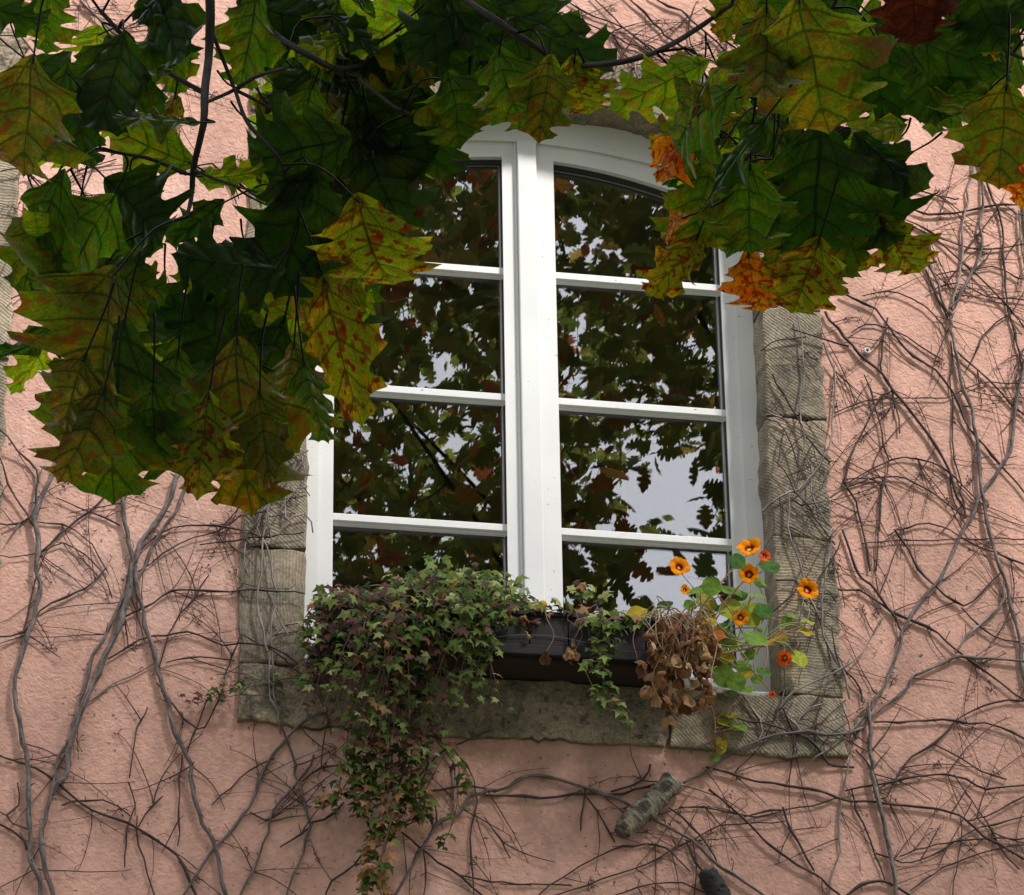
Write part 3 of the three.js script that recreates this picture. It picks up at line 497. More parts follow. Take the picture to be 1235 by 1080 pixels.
function vine(label, strands, fine, spread) {
  const all = strands.map(s => onZ(s[2][s[2].length - 1][0], s[2][s[2].length - 1][1], 0.01)); const low = strands.flatMap(s => s[2]).reduce((a, b) => b[1] > a[1] ? b : a);
  const root = thing('climbing_vine', label, 'vine', onZ(low[0], low[1], 0), 'bare creeper vines on the pink wall');
  const seeds = [], bits = [];
  for (const [wpx, shade, pl] of strands) {
    const sd = vineSeed++, r = wpx * MM / 2 * (wpx >= 5 ? 0.62 : 0.66), P = wallLine(pl, r, 0.0025 + Math.min(0.006, r * 0.6), sd), n = P.length;
    const R = P.map((_, k) => r * (1 - 0.25 * Math.abs(k / n - 0.5)) * (0.82 + 0.34 * vnoise(k * 0.9, sd, 9)));
    // a swelling at each node, with a bud or short spur on it
    for (let k = 2; k < n - 1; k += 2 + Math.floor(rnd() * 4)) {
      if (rnd() < 0.6) R[k] *= wpx < 5 ? 1.55 : 1.28;
      if (rnd() < 0.75) { const p = P[k], a = rr(0, 6.28), l = rr(0.008, 0.03); const e = p.clone().add(V3(Math.cos(a) * l, Math.sin(a) * l, rr(0, 0.01))); bits.push(tube([p, e], [Math.max(0.0011, r * 0.4), 0.0009], 4, 1)); }
      seeds.push([P[k], P[Math.min(n - 1, k + 1)].clone().sub(P[k - 1]).normalize()]);
    }
    part(root, wpx >= 5 ? 'stem' : 'twig', tube(P, R, wpx >= 5 ? 8 : 6, wpx >= 5 ? 2 : 1, 0.22, sd), M[shade]);
  }
  const twigs = [];
  for (let k = 0; k < fine; k++) {
    const [p0, d0] = pick(seeds); let p = p0.clone(), a = Math.atan2(d0.y, d0.x) + pick([-1, 1]) * rr(0.35, 1.4), bend = rr(-0.07, 0.07) - 0.03 * Math.cos(a); const st = 0.022, n = Math.floor(rr(4, spread)), P = [p0.clone()], r = rr(0.0007, 0.0017);
    for (let i = 0; i < n; i++) { a += bend + rr(-0.1, 0.1); p = p.clone().add(V3(Math.cos(a) * st, Math.sin(a) * st, 0)); if (inOpening(p.x, p.y)) break; p.z = wallZ(p.x, p.y) + 0.003 + 0.008 * vnoise(p.x * 9, p.y * 9, k); P.push(p); }
    if (P.length < 3) continue;
    twigs.push(tube(P, P.map((_, i) => r * (1.1 - 0.6 * i / P.length)), 4, 1));
    for (let i = 2; i < P.length; i++) if (rnd() < 0.3) { const b = rr(0, 6.28), l = rr(0.008, 0.035); twigs.push(tube([P[i], P[i].clone().add(V3(Math.cos(b) * l * 0.5, Math.sin(b) * l * 0.5, 0.004)), P[i].clone().add(V3(Math.cos(b + 0.4) * l, Math.sin(b + 0.4) * l, -0.001))], [0.0009, 0.0008, 0.0006], 3, 1)); }
    // dried holdfasts: little forked tufts
    if (rnd() < 0.3) { const c = pick(P); for (let q = 0, nq = 2 + Math.floor(rnd() * 6); q < nq; q++) { const b = rr(0, 6.28), l = rr(0.006, 0.022); const e = c.clone().add(V3(Math.cos(b) * l, Math.sin(b) * l, -0.002)); twigs.push(tube([c, e], [0.0007, 0.0006], 3, 1)); for (let h = 0; h < 2; h++) twigs.push(tube([e, e.clone().add(V3(rr(-0.006, 0.006), rr(-0.006, 0.006), 0.001))], [0.0011, 0.0012], 3, 1)); } }
  }
  if (bits.length + twigs.length) { const m = part(root, 'fine_twigs', mergeGeometries([...bits, ...twigs]), M.twigRed); m.userData.kind = 'stuff'; }
  return root;
}
const g_ = 'stemGrey', p_ = 'stemPale', d_ = 'stemDark';
vine('grey creeper stem alone, kinked, with a long thin dark side shoot, on plain stucco', [
  [9, g_, [[75, 530], [60, 580], [43, 625], [46, 690], [43, 738], [28, 775], [17, 838], [25, 890], [35, 930], [36, 1000], [40, 1040], [52, 1092]]],
  [4, d_, [[-6, 515], [22, 545], [42, 565], [45, 590], [43, 622]]], [3, p_, [[40, 632], [38, 610], [46, 580], [50, 560]]], [3, d_, [[-6, 634], [20, 632], [42, 622]]], [2.5, p_, [[8, 655], [24, 625]]],
  [3.5, d_, [[-6, 770], [29, 762], [47, 735], [79, 721], [100, 708], [123, 688]]], [3.5, d_, [[-6, 545], [10, 590], [30, 615], [42, 640]]], [2.5, d_, [[48, 665], [75, 655], [100, 668], [120, 690], [135, 720]]], [2.5, d_, [[44, 626], [80, 632], [105, 652], [130, 690]]],
  [4, d_, [[50, 668], [85, 632], [128, 596], [150, 560]]], [4.5, d_, [[-6, 990], [20, 1008], [36, 1026]]], [3, d_, [[36, 1000], [10, 985], [22, 965], [20, 945]]],
], 24, 13);
vine('pair of grey creeper stems running side by side and merging near a dark crossing shoot', [
  [10, g_, [[232, 540], [208, 592], [182, 640], [166, 668], [157, 692], [148, 746], [137, 770], [119, 813], [101, 849], [87, 896], [74, 939], [60, 961], [54, 997], [52, 1037], [70, 1090]]],
  [6, g_, [[238, 566], [210, 620], [186, 660], [160, 705], [131, 755], [115, 784], [97, 842], [87, 881], [69, 921], [57, 966]]],
  [4.5, d_, [[-6, 908], [29, 919], [72, 948], [119, 982], [162, 997], [213, 1029], [240, 1086]]],
  [3.5, d_, [[148, 746], [180, 730], [202, 713], [235, 710], [289, 712], [334, 715]]], [3, d_, [[162, 986], [173, 1033], [188, 1086]]], [3, d_, [[155, 939], [166, 878], [177, 852]]], [3, d_, [[155, 939], [160, 975], [150, 1010], [152, 1045]]],
  [2.5, p_, [[100, 850], [120, 835], [160, 815], [190, 800]]], [2.5, d_, [[75, 968], [100, 965], [130, 967], [155, 985]]], [3, d_, [[162, 995], [180, 975], [197, 962]]],
], 26, 13);
vine('long grey creeper stem sweeping down from under the oak leaves beside the window stones', [
  [9, g_, [[147, 548], [147, 622], [156, 655], [161, 690], [171, 740], [184, 784], [193, 823], [202, 845], [209, 878], [220, 903], [229, 935], [235, 968], [249, 1004], [260, 1026], [275, 1090]]],
  [3.5, d_, [[128, 793], [162, 775], [202, 764], [235, 764], [274, 777], [325, 784], [361, 805], [398, 818]]], [3, d_, [[188, 809], [202, 762], [224, 730], [253, 694]]], [2.5, d_, [[199, 798], [235, 793], [282, 795]]],
  [3, d_, [[220, 910], [217, 964], [213, 1022]]], [3, d_, [[190, 820], [240, 880], [265, 845], [272, 805], [290, 770]]], [3, d_, [[165, 665], [200, 640], [240, 632], [286, 640], [300, 660]]], [2.5, d_, [[168, 690], [215, 655], [262, 640], [290, 622]]],
  [2.5, d_, [[70, 598], [100, 612], [148, 632]]], [2.5, d_, [[225, 910], [238, 880], [252, 842]]],
], 28, 13);
vine('slanting pale grey creeper stems rising from bare stucco to the rough foot stone', [
  [6, g_, [[212, 1090], [253, 1029], [285, 993], [307, 961], [328, 914], [361, 878], [392, 858]]], [4.5, g_, [[282, 1090], [314, 1026], [327, 986], [357, 943], [381, 912]]],
  [5, g_, [[340, 1090], [367, 1020], [375, 995], [365, 972], [361, 943], [352, 914], [339, 880]]], [4, d_, [[376, 995], [398, 983], [415, 965]]], [4, d_, [[388, 1090], [398, 1066], [418, 1051], [436, 1032]]], [3, d_, [[340, 1022], [372, 1000]]], [3, d_, [[361, 943], [390, 925], [420, 920]]], [3, d_, [[253, 968], [290, 940], [330, 915]]], [3, d_, [[300, 978], [322, 990], [328, 986]]],
], 24, 11);
vine('tangle of pale dry creeper stems over the obliquely tooled jamb stone', [
  [4, p_, [[339, 886], [328, 849], [324, 800], [312, 748], [310, 700], [316, 660], [320, 620], [335, 580], [340, 540], [352, 505]]], [3.5, p_, [[336, 880], [330, 820], [325, 770], [332, 720], [320, 660], [312, 640], [318, 600], [338, 560], [372, 545]]],
  [3, p_, [[300, 700], [296, 660], [305, 630], [322, 600], [350, 575], [370, 555]]], [3, p_, [[318, 545], [330, 560], [325, 590], [318, 620], [325, 660]]], [3, p_, [[276, 716], [300, 698]]], [3, d_, [[240, 655], [280, 650], [330, 650], [368, 646]]], [3, p_, [[330, 655], [350, 630], [372, 622], [378, 640]]], [3, d_, [[286, 712], [330, 715], [368, 718]]],
  [3, p_, [[322, 780], [345, 758], [368, 750]]], [3, p_, [[325, 720], [335, 745], [348, 768]]], [3, d_, [[290, 770], [325, 786], [360, 812], [398, 828]]], [2.5, p_, [[342, 520], [365, 560], [362, 600]]], [2.5, p_, [[318, 640], [350, 600], [362, 590], [374, 598]]], [2.5, p_, [[345, 580], [345, 625], [352, 640]]], [2.5, p_, [[295, 650], [320, 615], [355, 560]]],
], 30, 8);
vine('dark arching creeper stem below the sill, crossing the lichened log', [
  [6.5, g_, [[468, 1090], [491, 1054], [510, 1025], [525, 998], [549, 981], [566, 964], [585, 957], [607, 952], [633, 939], [669, 938], [702, 947], [738, 961], [771, 978], [793, 991], [829, 1012], [867, 1044], [892, 1060], [930, 1084]]],
  [4.5, d_, [[585, 958], [636, 961], [677, 960], [715, 958], [749, 956], [776, 950], [800, 950]]], [4, d_, [[735, 954], [765, 945], [780, 935], [787, 923]]], [4, d_, [[483, 1003], [510, 1025], [551, 1054], [586, 1084]]], [3.5, d_, [[486, 955], [520, 952], [560, 948], [600, 955]]],
  [3, d_, [[647, 1077], [691, 1052], [743, 1022], [779, 1019], [805, 1022], [830, 1050]]], [3, d_, [[669, 1082], [724, 1063], [776, 1046], [809, 1027], [834, 1011], [864, 998], [903, 994], [945, 988]]], [3, d_, [[738, 1080], [776, 1068], [817, 1063], [850, 1073]]], [2.5, d_, [[600, 1064], [641, 1067], [691, 1070]]],
  [3, d_, [[522, 965], [527, 985], [524, 1000]]], [3, d_, [[705, 950], [704, 980], [700, 1000]]], [3, d_, [[700, 950], [725, 985], [745, 1015]]], [3, d_, [[810, 975], [835, 998], [855, 1020], [868, 1045]]], [3, d_, [[828, 1015], [835, 1035], [850, 1052]]], [3, d_, [[500, 960], [512, 930], [545, 900], [590, 880]]],
  [3, d_, [[475, 1005], [485, 960], [500, 935], [515, 915]]], [2.5, d_, [[545, 900], [570, 930], [578, 965], [570, 1010], [572, 1080]]], [2.5, d_, [[583, 985], [605, 1015], [618, 1037]]], [3, p_, [[535, 905], [548, 925], [545, 985]]], [2.5, d_, [[551, 1054], [600, 1064], [640, 1068]]], [2.5, d_, [[510, 1025], [511, 1082]]],
], 34, 13);
vine('stout grey creeper trunk forking beside the corner of the sill', [
  [9.5, g_, [[1079, 1092], [1077, 1037], [1062, 979], [1055, 943], [1052, 914], [1050, 878], [1047, 850]]], [7, g_, [[1048, 858], [1066, 827], [1080, 791], [1091, 759], [1113, 726], [1138, 692], [1167, 630], [1187, 593], [1213, 560], [1221, 537], [1228, 490], [1236, 430]]],
  [6, g_, [[1030, 888], [1052, 863], [1088, 834], [1106, 816], [1149, 795], [1189, 795], [1242, 796]]], [4.5, p_, [[1153, 786], [1167, 762], [1200, 737], [1210, 712], [1207, 690]]], [5, d_, [[1088, 759], [1077, 744], [1055, 712], [1034, 688], [1018, 640]]],
  [4, d_, [[1055, 870], [1102, 869], [1153, 869], [1207, 878], [1242, 894]]], [4, d_, [[1073, 957], [1091, 921], [1127, 896], [1149, 874], [1174, 856], [1210, 845], [1242, 845]]], [3.5, p_, [[1026, 885], [1025, 914], [1017, 972], [1012, 1019], [1001, 1086]]], [3.5, d_, [[1030, 950], [1037, 982], [1055, 1026], [1066, 1060]]],
  [5.5, d_, [[1012, 1086], [1044, 1065], [1073, 1065], [1112, 1086]]], [3, d_, [[1084, 1033], [1124, 1020], [1178, 1011], [1242, 1011]]], [4, p_, [[936, 858], [954, 838], [994, 820], [1023, 804], [1044, 780], [1059, 755], [1068, 742]]], [3.5, d_, [[1018, 810], [1035, 825], [1042, 845]]], [3.5, p_, [[1048, 852], [1035, 862], [1030, 885], [1026, 910]]],
  [3, d_, [[1127, 896], [1160, 915], [1185, 930], [1215, 938]]], [3, d_, [[1060, 1030], [1090, 1040], [1130, 1030], [1180, 1000], [1235, 985]]], [3, d_, [[1100, 1075], [1130, 1050], [1180, 1030], [1240, 1020]]],
], 50, 12);
vine('dark creeper shoots running almost level under the stone sill corner', [
  [5, d_, [[853, 928], [900, 938], [947, 946], [990, 957], [1019, 964], [1062, 968], [1124, 975], [1160, 984], [1189, 1008], [1242, 1040]]], [4, d_, [[1019, 955], [1077, 941], [1117, 935], [1153, 937], [1189, 950], [1242, 948]]], [5, d_, [[855, 950], [900, 990], [943, 1029], [987, 1055], [1016, 1082]]], [4, d_, [[943, 972], [961, 1011], [983, 1051]]],
  [6, g_, [[823, 942], [853, 928], [875, 913], [912, 896], [929, 889], [969, 885], [1012, 889], [1040, 878]]], [4, p_, [[914, 896], [918, 881], [906, 859], [895, 842]]], [4, d_, [[918, 892], [928, 870], [938, 855]]], [5, d_, [[940, 858], [955, 880], [980, 900], [1005, 922], [1030, 925]]], [3.5, d_, [[885, 868], [920, 875], [955, 885]]],
  [3.5, p_, [[966, 935], [990, 912], [1018, 890], [1048, 862]]], [3, d_, [[820, 972], [860, 975], [900, 983], [945, 978]]], [3, d_, [[900, 985], [940, 975], [990, 968], [1020, 960]]], [3, d_, [[1030, 905], [1050, 925], [1062, 945]]], [2.5, d_, [[1153, 937], [1180, 975], [1200, 1010], [1230, 1050]]], [2.5, d_, [[1160, 984], [1158, 1030], [1150, 1080]]], [3, d_, [[1165, 990], [1190, 985], [1240, 960]]], [4, p_, [[940, 860], [955, 875], [966, 888]]], [3, p_, [[958, 880], [970, 862], [992, 850]]],
], 42, 12);
vine('tall grey creeper stem with three upper forks on the open stucco', [
  [7.5, g_, [[1146, 376], [1145, 385], [1150, 413], [1163, 463], [1177, 517], [1185, 583], [1188, 630], [1207, 690], [1221, 733], [1230, 784], [1240, 830]]], [6, g_, [[1146, 378], [1134, 350], [1120, 317], [1108, 290]]], [5.5, g_, [[1148, 374], [1158, 358], [1177, 321], [1183, 294], [1183, 262], [1186, 221], [1190, 180], [1188, 140]]], [5, p_, [[1148, 372], [1157, 335], [1160, 282], [1164, 245], [1172, 211], [1176, 170]]],
  [4, d_, [[1207, 690], [1160, 730], [1113, 688], [1080, 640]]], [4, d_, [[1008, 715], [1037, 712], [1073, 733], [1124, 759], [1153, 780], [1196, 816], [1242, 845]]], [3.5, d_, [[1160, 730], [1200, 766], [1242, 780]]], [4, d_, [[1178, 180], [1195, 230], [1210, 280], [1212, 340], [1222, 400], [1235, 450]]], [3, d_, [[1070, 643], [1100, 633], [1133, 633], [1160, 647], [1193, 663], [1242, 682]]],
  [4, d_, [[1090, 248], [1115, 258], [1140, 257], [1180, 252], [1210, 246], [1240, 250]]], [3, d_, [[1095, 262], [1140, 290], [1190, 298], [1240, 295]]], [3.5, d_, [[1100, 270], [1130, 290], [1165, 318], [1200, 350], [1240, 395]]], [3, d_, [[1095, 225], [1140, 235], [1160, 240]]], [5, p_, [[1228, 255], [1232, 300], [1240, 330]]], [3, d_, [[1130, 330], [1170, 325], [1200, 322], [1240, 340]]], [3, d_, [[1120, 350], [1150, 340], [1190, 355], [1240, 360]]], [3, d_, [[1040, 355], [1080, 352], [1120, 372], [1145, 400]]],
], 62, 13);
vine('dark diagonal creeper stem passing the small white wall plug', [
  [6, d_, [[995, 375], [1007, 390], [1027, 413], [1047, 437], [1073, 463], [1093, 490], [1117, 523], [1143, 563], [1157, 597], [1167, 625]]], [4, d_, [[1013, 350], [1060, 377], [1080, 407], [1103, 427], [1143, 460], [1167, 510], [1193, 543], [1240, 600]]], [4, d_, [[1070, 380], [1067, 420], [1063, 443], [1078, 470], [1085, 520]]], [4, d_, [[1075, 468], [1062, 480], [1047, 513], [1023, 563], [1020, 577], [1033, 607], [1043, 637], [1050, 690]]],
  [4, d_, [[1120, 325], [1137, 367], [1146, 385]]], [3, d_, [[1027, 583], [1060, 560], [1093, 550], [1133, 560], [1160, 583], [1188, 610]]], [2.5, d_, [[1010, 497], [1047, 483], [1100, 477], [1143, 477], [1187, 460], [1242, 463]]], [2.5, d_, [[1040, 653], [1127, 650], [1242, 648]]], [3, d_, [[1003, 603], [1040, 580], [1080, 575], [1120, 590], [1165, 620]]], [3, d_, [[1145, 380], [1160, 350], [1175, 328], [1200, 300]]],
  [3.5, d_, [[1150, 420], [1190, 455], [1225, 490], [1242, 505]]], [3, d_, [[1167, 445], [1190, 400], [1215, 380], [1240, 350]]], [3, d_, [[1030, 400], [1050, 390], [1100, 410], [1140, 432]]], [3, d_, [[1043, 450], [1060, 500], [1070, 560], [1062, 620], [1060, 690]]], [3, d_, [[1020, 577], [1060, 578], [1065, 600], [1062, 640]]], [3, d_, [[1150, 410], [1148, 470], [1150, 530], [1160, 580], [1168, 625]]],
], 62, 13);
vine('pale zigzag creeper stems over the long jamb stone beside the orange flowers', [
  [3.5, p_, [[963, 385], [967, 447], [963, 497], [967, 530], [973, 557], [977, 577], [983, 617], [1003, 640]]], [4, p_, [[993, 415], [1007, 453], [1007, 490], [1000, 530], [987, 560], [970, 587], [945, 600], [923, 617]]], [4, p_, [[950, 598], [953, 650], [967, 690], [972, 720], [985, 740]]], [4, p_, [[1003, 640], [996, 690], [987, 737], [994, 777], [1016, 816], [1026, 842]]], [2.5, p_, [[969, 690], [963, 735], [963, 760]]],
  [3.5, d_, [[928, 455], [945, 480], [960, 510], [975, 535], [1000, 560]]], [3, d_, [[925, 505], [945, 520], [960, 560], [968, 580]]], [3.5, d_, [[950, 400], [975, 405], [1000, 412], [1025, 416]]], [3, d_, [[918, 420], [940, 412], [970, 408]]], [3, d_, [[935, 560], [955, 590], [975, 620], [1005, 660]]], [3, p_, [[920, 500], [935, 503], [950, 510]]], [3, d_, [[985, 700], [1000, 680], [1015, 650]]], [3, d_, [[930, 740], [950, 725], [962, 708], [935, 700]]], [3, d_, [[1000, 760], [1010, 800], [1020, 830]]], [2.5, d_, [[947, 600], [965, 612], [1000, 605], [1035, 620]]], [3, p_, [[948, 840], [945, 790], [942, 765]]], [3, p_, [[940, 855], [946, 820]]], [3, d_, [[972, 720], [990, 760], [1000, 800]]],
], 55, 10);
vine('fine dark creeper twigs spreading over stucco and stone above the arch', [
  [3, d_, [[655, 6], [719, 30], [760, 50], [800, 72], [840, 95]]], [3, d_, [[672, -8], [719, 20], [752, 33], [788, 56], [830, 80]]], [3, d_, [[712, -8], [738, 17], [754, 33], [790, 62]]], [4, d_, [[752, -8], [790, 26], [812, 46], [850, 80]]], [4, d_, [[782, -8], [823, 15], [845, 33], [885, 70], [930, 100]]], [3, p_, [[770, 100], [765, 85], [772, 70]]], [3, d_, [[720, 105], [760, 118], [800, 130]]], [3.5, p_, [[690, 85], [720, 105], [760, 100], [775, 80]]],
  [3, d_, [[840, 0], [830, 40], [845, 75], [870, 110]]], [3, d_, [[600, 20], [650, 60], [700, 90]]], [3, d_, [[860, 20], [900, 60], [950, 80], [1000, 120]]],
], 60, 12);
vine('knot of dry creeper twigs high on the stucco showing between oak leaves', [
  [4, g_, [[90, -8], [110, 15], [135, 35], [165, 50]]], [3, p_, [[70, 5], [100, 8], [130, 20], [160, 45]]], [4, g_, [[185, 80], [205, 100], [212, 130], [215, 165]]], [3, d_, [[0, 48], [25, 50], [45, 70], [60, 95]]], [3, p_, [[100, -5], [120, 25], [150, 60]]], [3, p_, [[212, 60], [218, 90], [212, 120]]], [3, p_, [[20, 60], [15, 90], [5, 110]]], [3, d_, [[190, 340], [205, 355], [215, 385], [240, 400]]], [3, p_, [[200, 330], [208, 360], [218, 390]]], [3, d_, [[0, 210], [30, 205], [60, 230], [100, 205], [140, 190]]], [3, p_, [[5, 330], [20, 280], [35, 240], [40, 200]]], [3, d_, [[10, 365], [35, 345], [60, 320]]], [3, d_, [[80, 250], [100, 230], [115, 195]]], [3, d_, [[230, 200], [255, 195], [275, 215], [290, 240]]],
], 46, 10);

// ------------------------------------------------------------------ log stubs and wall plug
function log(label, u0, v0, u1, v1, rpx, taper, sd, z, mat) {
  const a = onZ(u0, v0, z), b = onZ(u1, v1, z), r = rpx * MM, o = thing('log_stub', label, 'wood', a.clone().setZ(0));
  const n = 16, P = [], R = [];
  for (let k = 0; k <= n; k++) { const t = k / n; P.push(a.clone().lerp(b, t).add(V3(0.006 * (vnoise(t * 4, 1, sd) - 0.5), 0.006 * (vnoise(t * 4, 2, sd) - 0.5), 0))); R.push(r * (1 + (taper - 1) * t) * (0.95 + 0.12 * vnoise(t * 4, 3, sd)) * (k === 0 ? 0.86 : k === n ? 0.75 : 1)); }
  const g = tube(P, R, 22, 3, 0, sd); const p = g.attributes.position, nn = g.attributes.normal;
  for (let i = 0; i < p.count; i++) { const q = V3(p.getX(i), p.getY(i), p.getZ(i)), k = 0.007 * n3(q.x * 150, q.y * 150, q.z * 150, sd) + 0.007 * n3(q.x * 60, q.y * 60, q.z * 60, sd + 1); p.setXYZ(i, q.x + nn.getX(i) * k, q.y + nn.getY(i) * k, Math.max(0.001, q.z + nn.getZ(i) * k)); }
  g.computeVertexNormals(); part(o, 'bark', g, mat);
  const d = a.clone().sub(b).normalize(), c = new THREE.CylinderGeometry(r * 0.66, r * 0.7, 0.010, 16); c.applyQuaternion(new THREE.Quaternion().setFromUnitVectors(V3(0, 1, 0), d)); c.translate(a.x + d.x * 0.004, a.y + d.y * 0.004, a.z + d.z * 0.004); part(o, 'cut_end', c, std([0.22, 0.18, 0.14], 0.9, { bumpMap: clodBump, bumpScale: 0.004 }));
}
log('lichen crusted grey log stub lying aslant below the window sill', 750, 1003, 815, 941, 12, 1.15, 5, 0.027, M.clod);
log('dark cut vine stump standing on the wall under the lichened log', 853, 1053, 884, 1120, 12, 1.25, 9, 0.029, M.bark);
{
  const p = onZ(1045, 425, 0), o = thing('wall_plug', 'small white round plug in the stucco near dark creeper stems', 'plug', p.clone());
  const pr = [[0.0045, 0.004], [0.0055, 0.007], [0.0085, 0.0085], [0.0105, 0.0065], [0.0115, 0.002], [0.0115, -0.004]].map(a => new THREE.Vector2(a[0] * 0.8, a[1])); const g = new THREE.LatheGeometry(pr, 18); g.rotateX(Math.PI / 2); g.translate(p.x, p.y, 0.004); part(o, 'cap', g, std([0.6, 0.58, 0.55], 0.6));
  const h = new THREE.CylinderGeometry(0.0037, 0.0037, 0.006, 12); h.rotateX(Math.PI / 2); h.translate(p.x, p.y, 0.004); part(o, 'hole', h, std([0.02, 0.02, 0.02], 0.9));
}
console.log('vines');


// ------------------------------------------------------------------ window box and its plants
const BX0 = -0.53, BX1 = 0.315, BY0 = SILL + Y0 + 0.018, BYT = Y0 - 0.475, BZ0 = -0.058, BZ1 = 0.125;
{
  const o = thing('window_box', 'dark brown plank window box standing on the sill under ivy', 'planter', V3((BX0 + BX1) / 2, BY0, 0.03));
  const wood = texture(256, (u, v) => { const k = 0.55 + 0.6 * fbm(u * 1, v * 0.2, 20, 401, 3); return [0.15 * k, 0.11 * k, 0.11 * k]; }, true, 3), m = std([0.7, 0.66, 0.64], 0.75, { map: wood }), n = 9, w = (BX1 - BX0) / n;
  for (let k = 0; k < n; k++) part(o, 'plank', planarUV(roundBox(BX0 + k * w + 0.0012, BX0 + (k + 1) * w - 0.0012, BY0 + 0.028, BYT - 0.012, BZ1 - 0.014 + 0.001 * (k % 2), BZ1 + 0.001 * (k % 3), 0.002), 0, k * 0.13), m);
  part(o, 'base_rail', planarUV(roundBox(BX0 - 0.004, BX1 + 0.004, BY0, BY0 + 0.027, BZ0, BZ1 + 0.008, 0.003)), m);
  part(o, 'rim', planarUV(roundBox(BX0 - 0.003, BX1 + 0.003, BYT - 0.012, BYT, BZ1 - 0.016, BZ1 + 0.006, 0.002)), m);
  part(o, 'end_panel', planarUV(roundBox(BX0, BX0 + 0.012, BY0 + 0.028, BYT - 0.002, BZ0, BZ1 - 0.0165, 0.002)), m);
  part(o, 'end_panel', planarUV(roundBox(BX1 - 0.012, BX1, BY0 + 0.028, BYT - 0.002, BZ0, BZ1 - 0.0165, 0.002)), m);
  part(o, 'back_panel', planarUV(roundBox(BX0 + 0.0125, BX1 - 0.0125, BY0 + 0.028, BYT - 0.004, BZ0, BZ0 + 0.012, 0.002)), m);
  const so = new THREE.BoxGeometry(BX1 - BX0 - 0.03, 0.1, BZ1 - BZ0 - 0.034, 30, 1, 8); { const p = so.attributes.position; for (let i = 0; i < p.count; i++) if (p.getY(i) > 0) p.setY(i, 0.05 + 0.012 * vnoise(p.getX(i) * 40, p.getZ(i) * 40, 3)); } so.computeVertexNormals(); so.translate((BX0 + BX1) / 2, BYT - 0.075, (BZ0 + BZ1) / 2); part(o, 'soil', so, std([0.035, 0.025, 0.018], 1));
  const wire = [[-0.20, -0.565], [-0.12, -0.545], [-0.02, -0.538], [0.08, -0.55], [0.2, -0.575], [0.31, -0.6]].map(([x, y]) => V3(x, Y0 + y, BZ1 + 0.006)); part(o, 'wire', tube(wire, 0.0009, 5, 4), std([0.35, 0.34, 0.33], 0.4, { metalness: 0.8 }));
}
// --- ivy
const ivyLeaf = (() => {                                     // five-pointed leaf, 1 long, with a fold
  const o = [[0, 0], [0.22, -0.12], [0.42, 0.02], [0.26, 0.24], [0.52, 0.46], [0.2, 0.52], [0, 1]], P = [], I = [];
  for (const s of [-1, 1]) { const b = P.length / 3; o.forEach(([x, y]) => P.push(x * s, y, -0.28 * Math.abs(x) + 0.14 * Math.sin(y * 3) - (y > 0.9 ? 0.12 : 0))); P.push(0, 0.3, 0.06); const c = b + 7; for (let k = 0; k < 6; k++) s > 0 ? I.push(c, b + k, b + k + 1) : I.push(c, b + k + 1, b + k); }
  const g = new THREE.BufferGeometry(); g.setAttribute('position', new THREE.Float32BufferAttribute(P, 3)); g.setIndex(I); g.computeVertexNormals(); return g;
})();
const ivyTint = { green: [[0.06, 0.095, 0.02], [0.09, 0.13, 0.025], [0.13, 0.17, 0.035], [0.03, 0.05, 0.015]], pale: [[0.24, 0.29, 0.09], [0.34, 0.37, 0.14], [0.17, 0.24, 0.065], [0.11, 0.18, 0.045]], red: [[0.10, 0.045, 0.04], [0.13, 0.055, 0.045], [0.07, 0.05, 0.035], [0.17, 0.07, 0.06]], dry: [[0.30, 0.15, 0.06], [0.36, 0.2, 0.1]] };
const ivyMats = {}; for (const k in ivyTint) ivyMats[k] = ivyTint[k].map(c => leafMat(c, { transmission: 0.3, clearcoat: 0.04, clearcoatRoughness: 0.4 }));
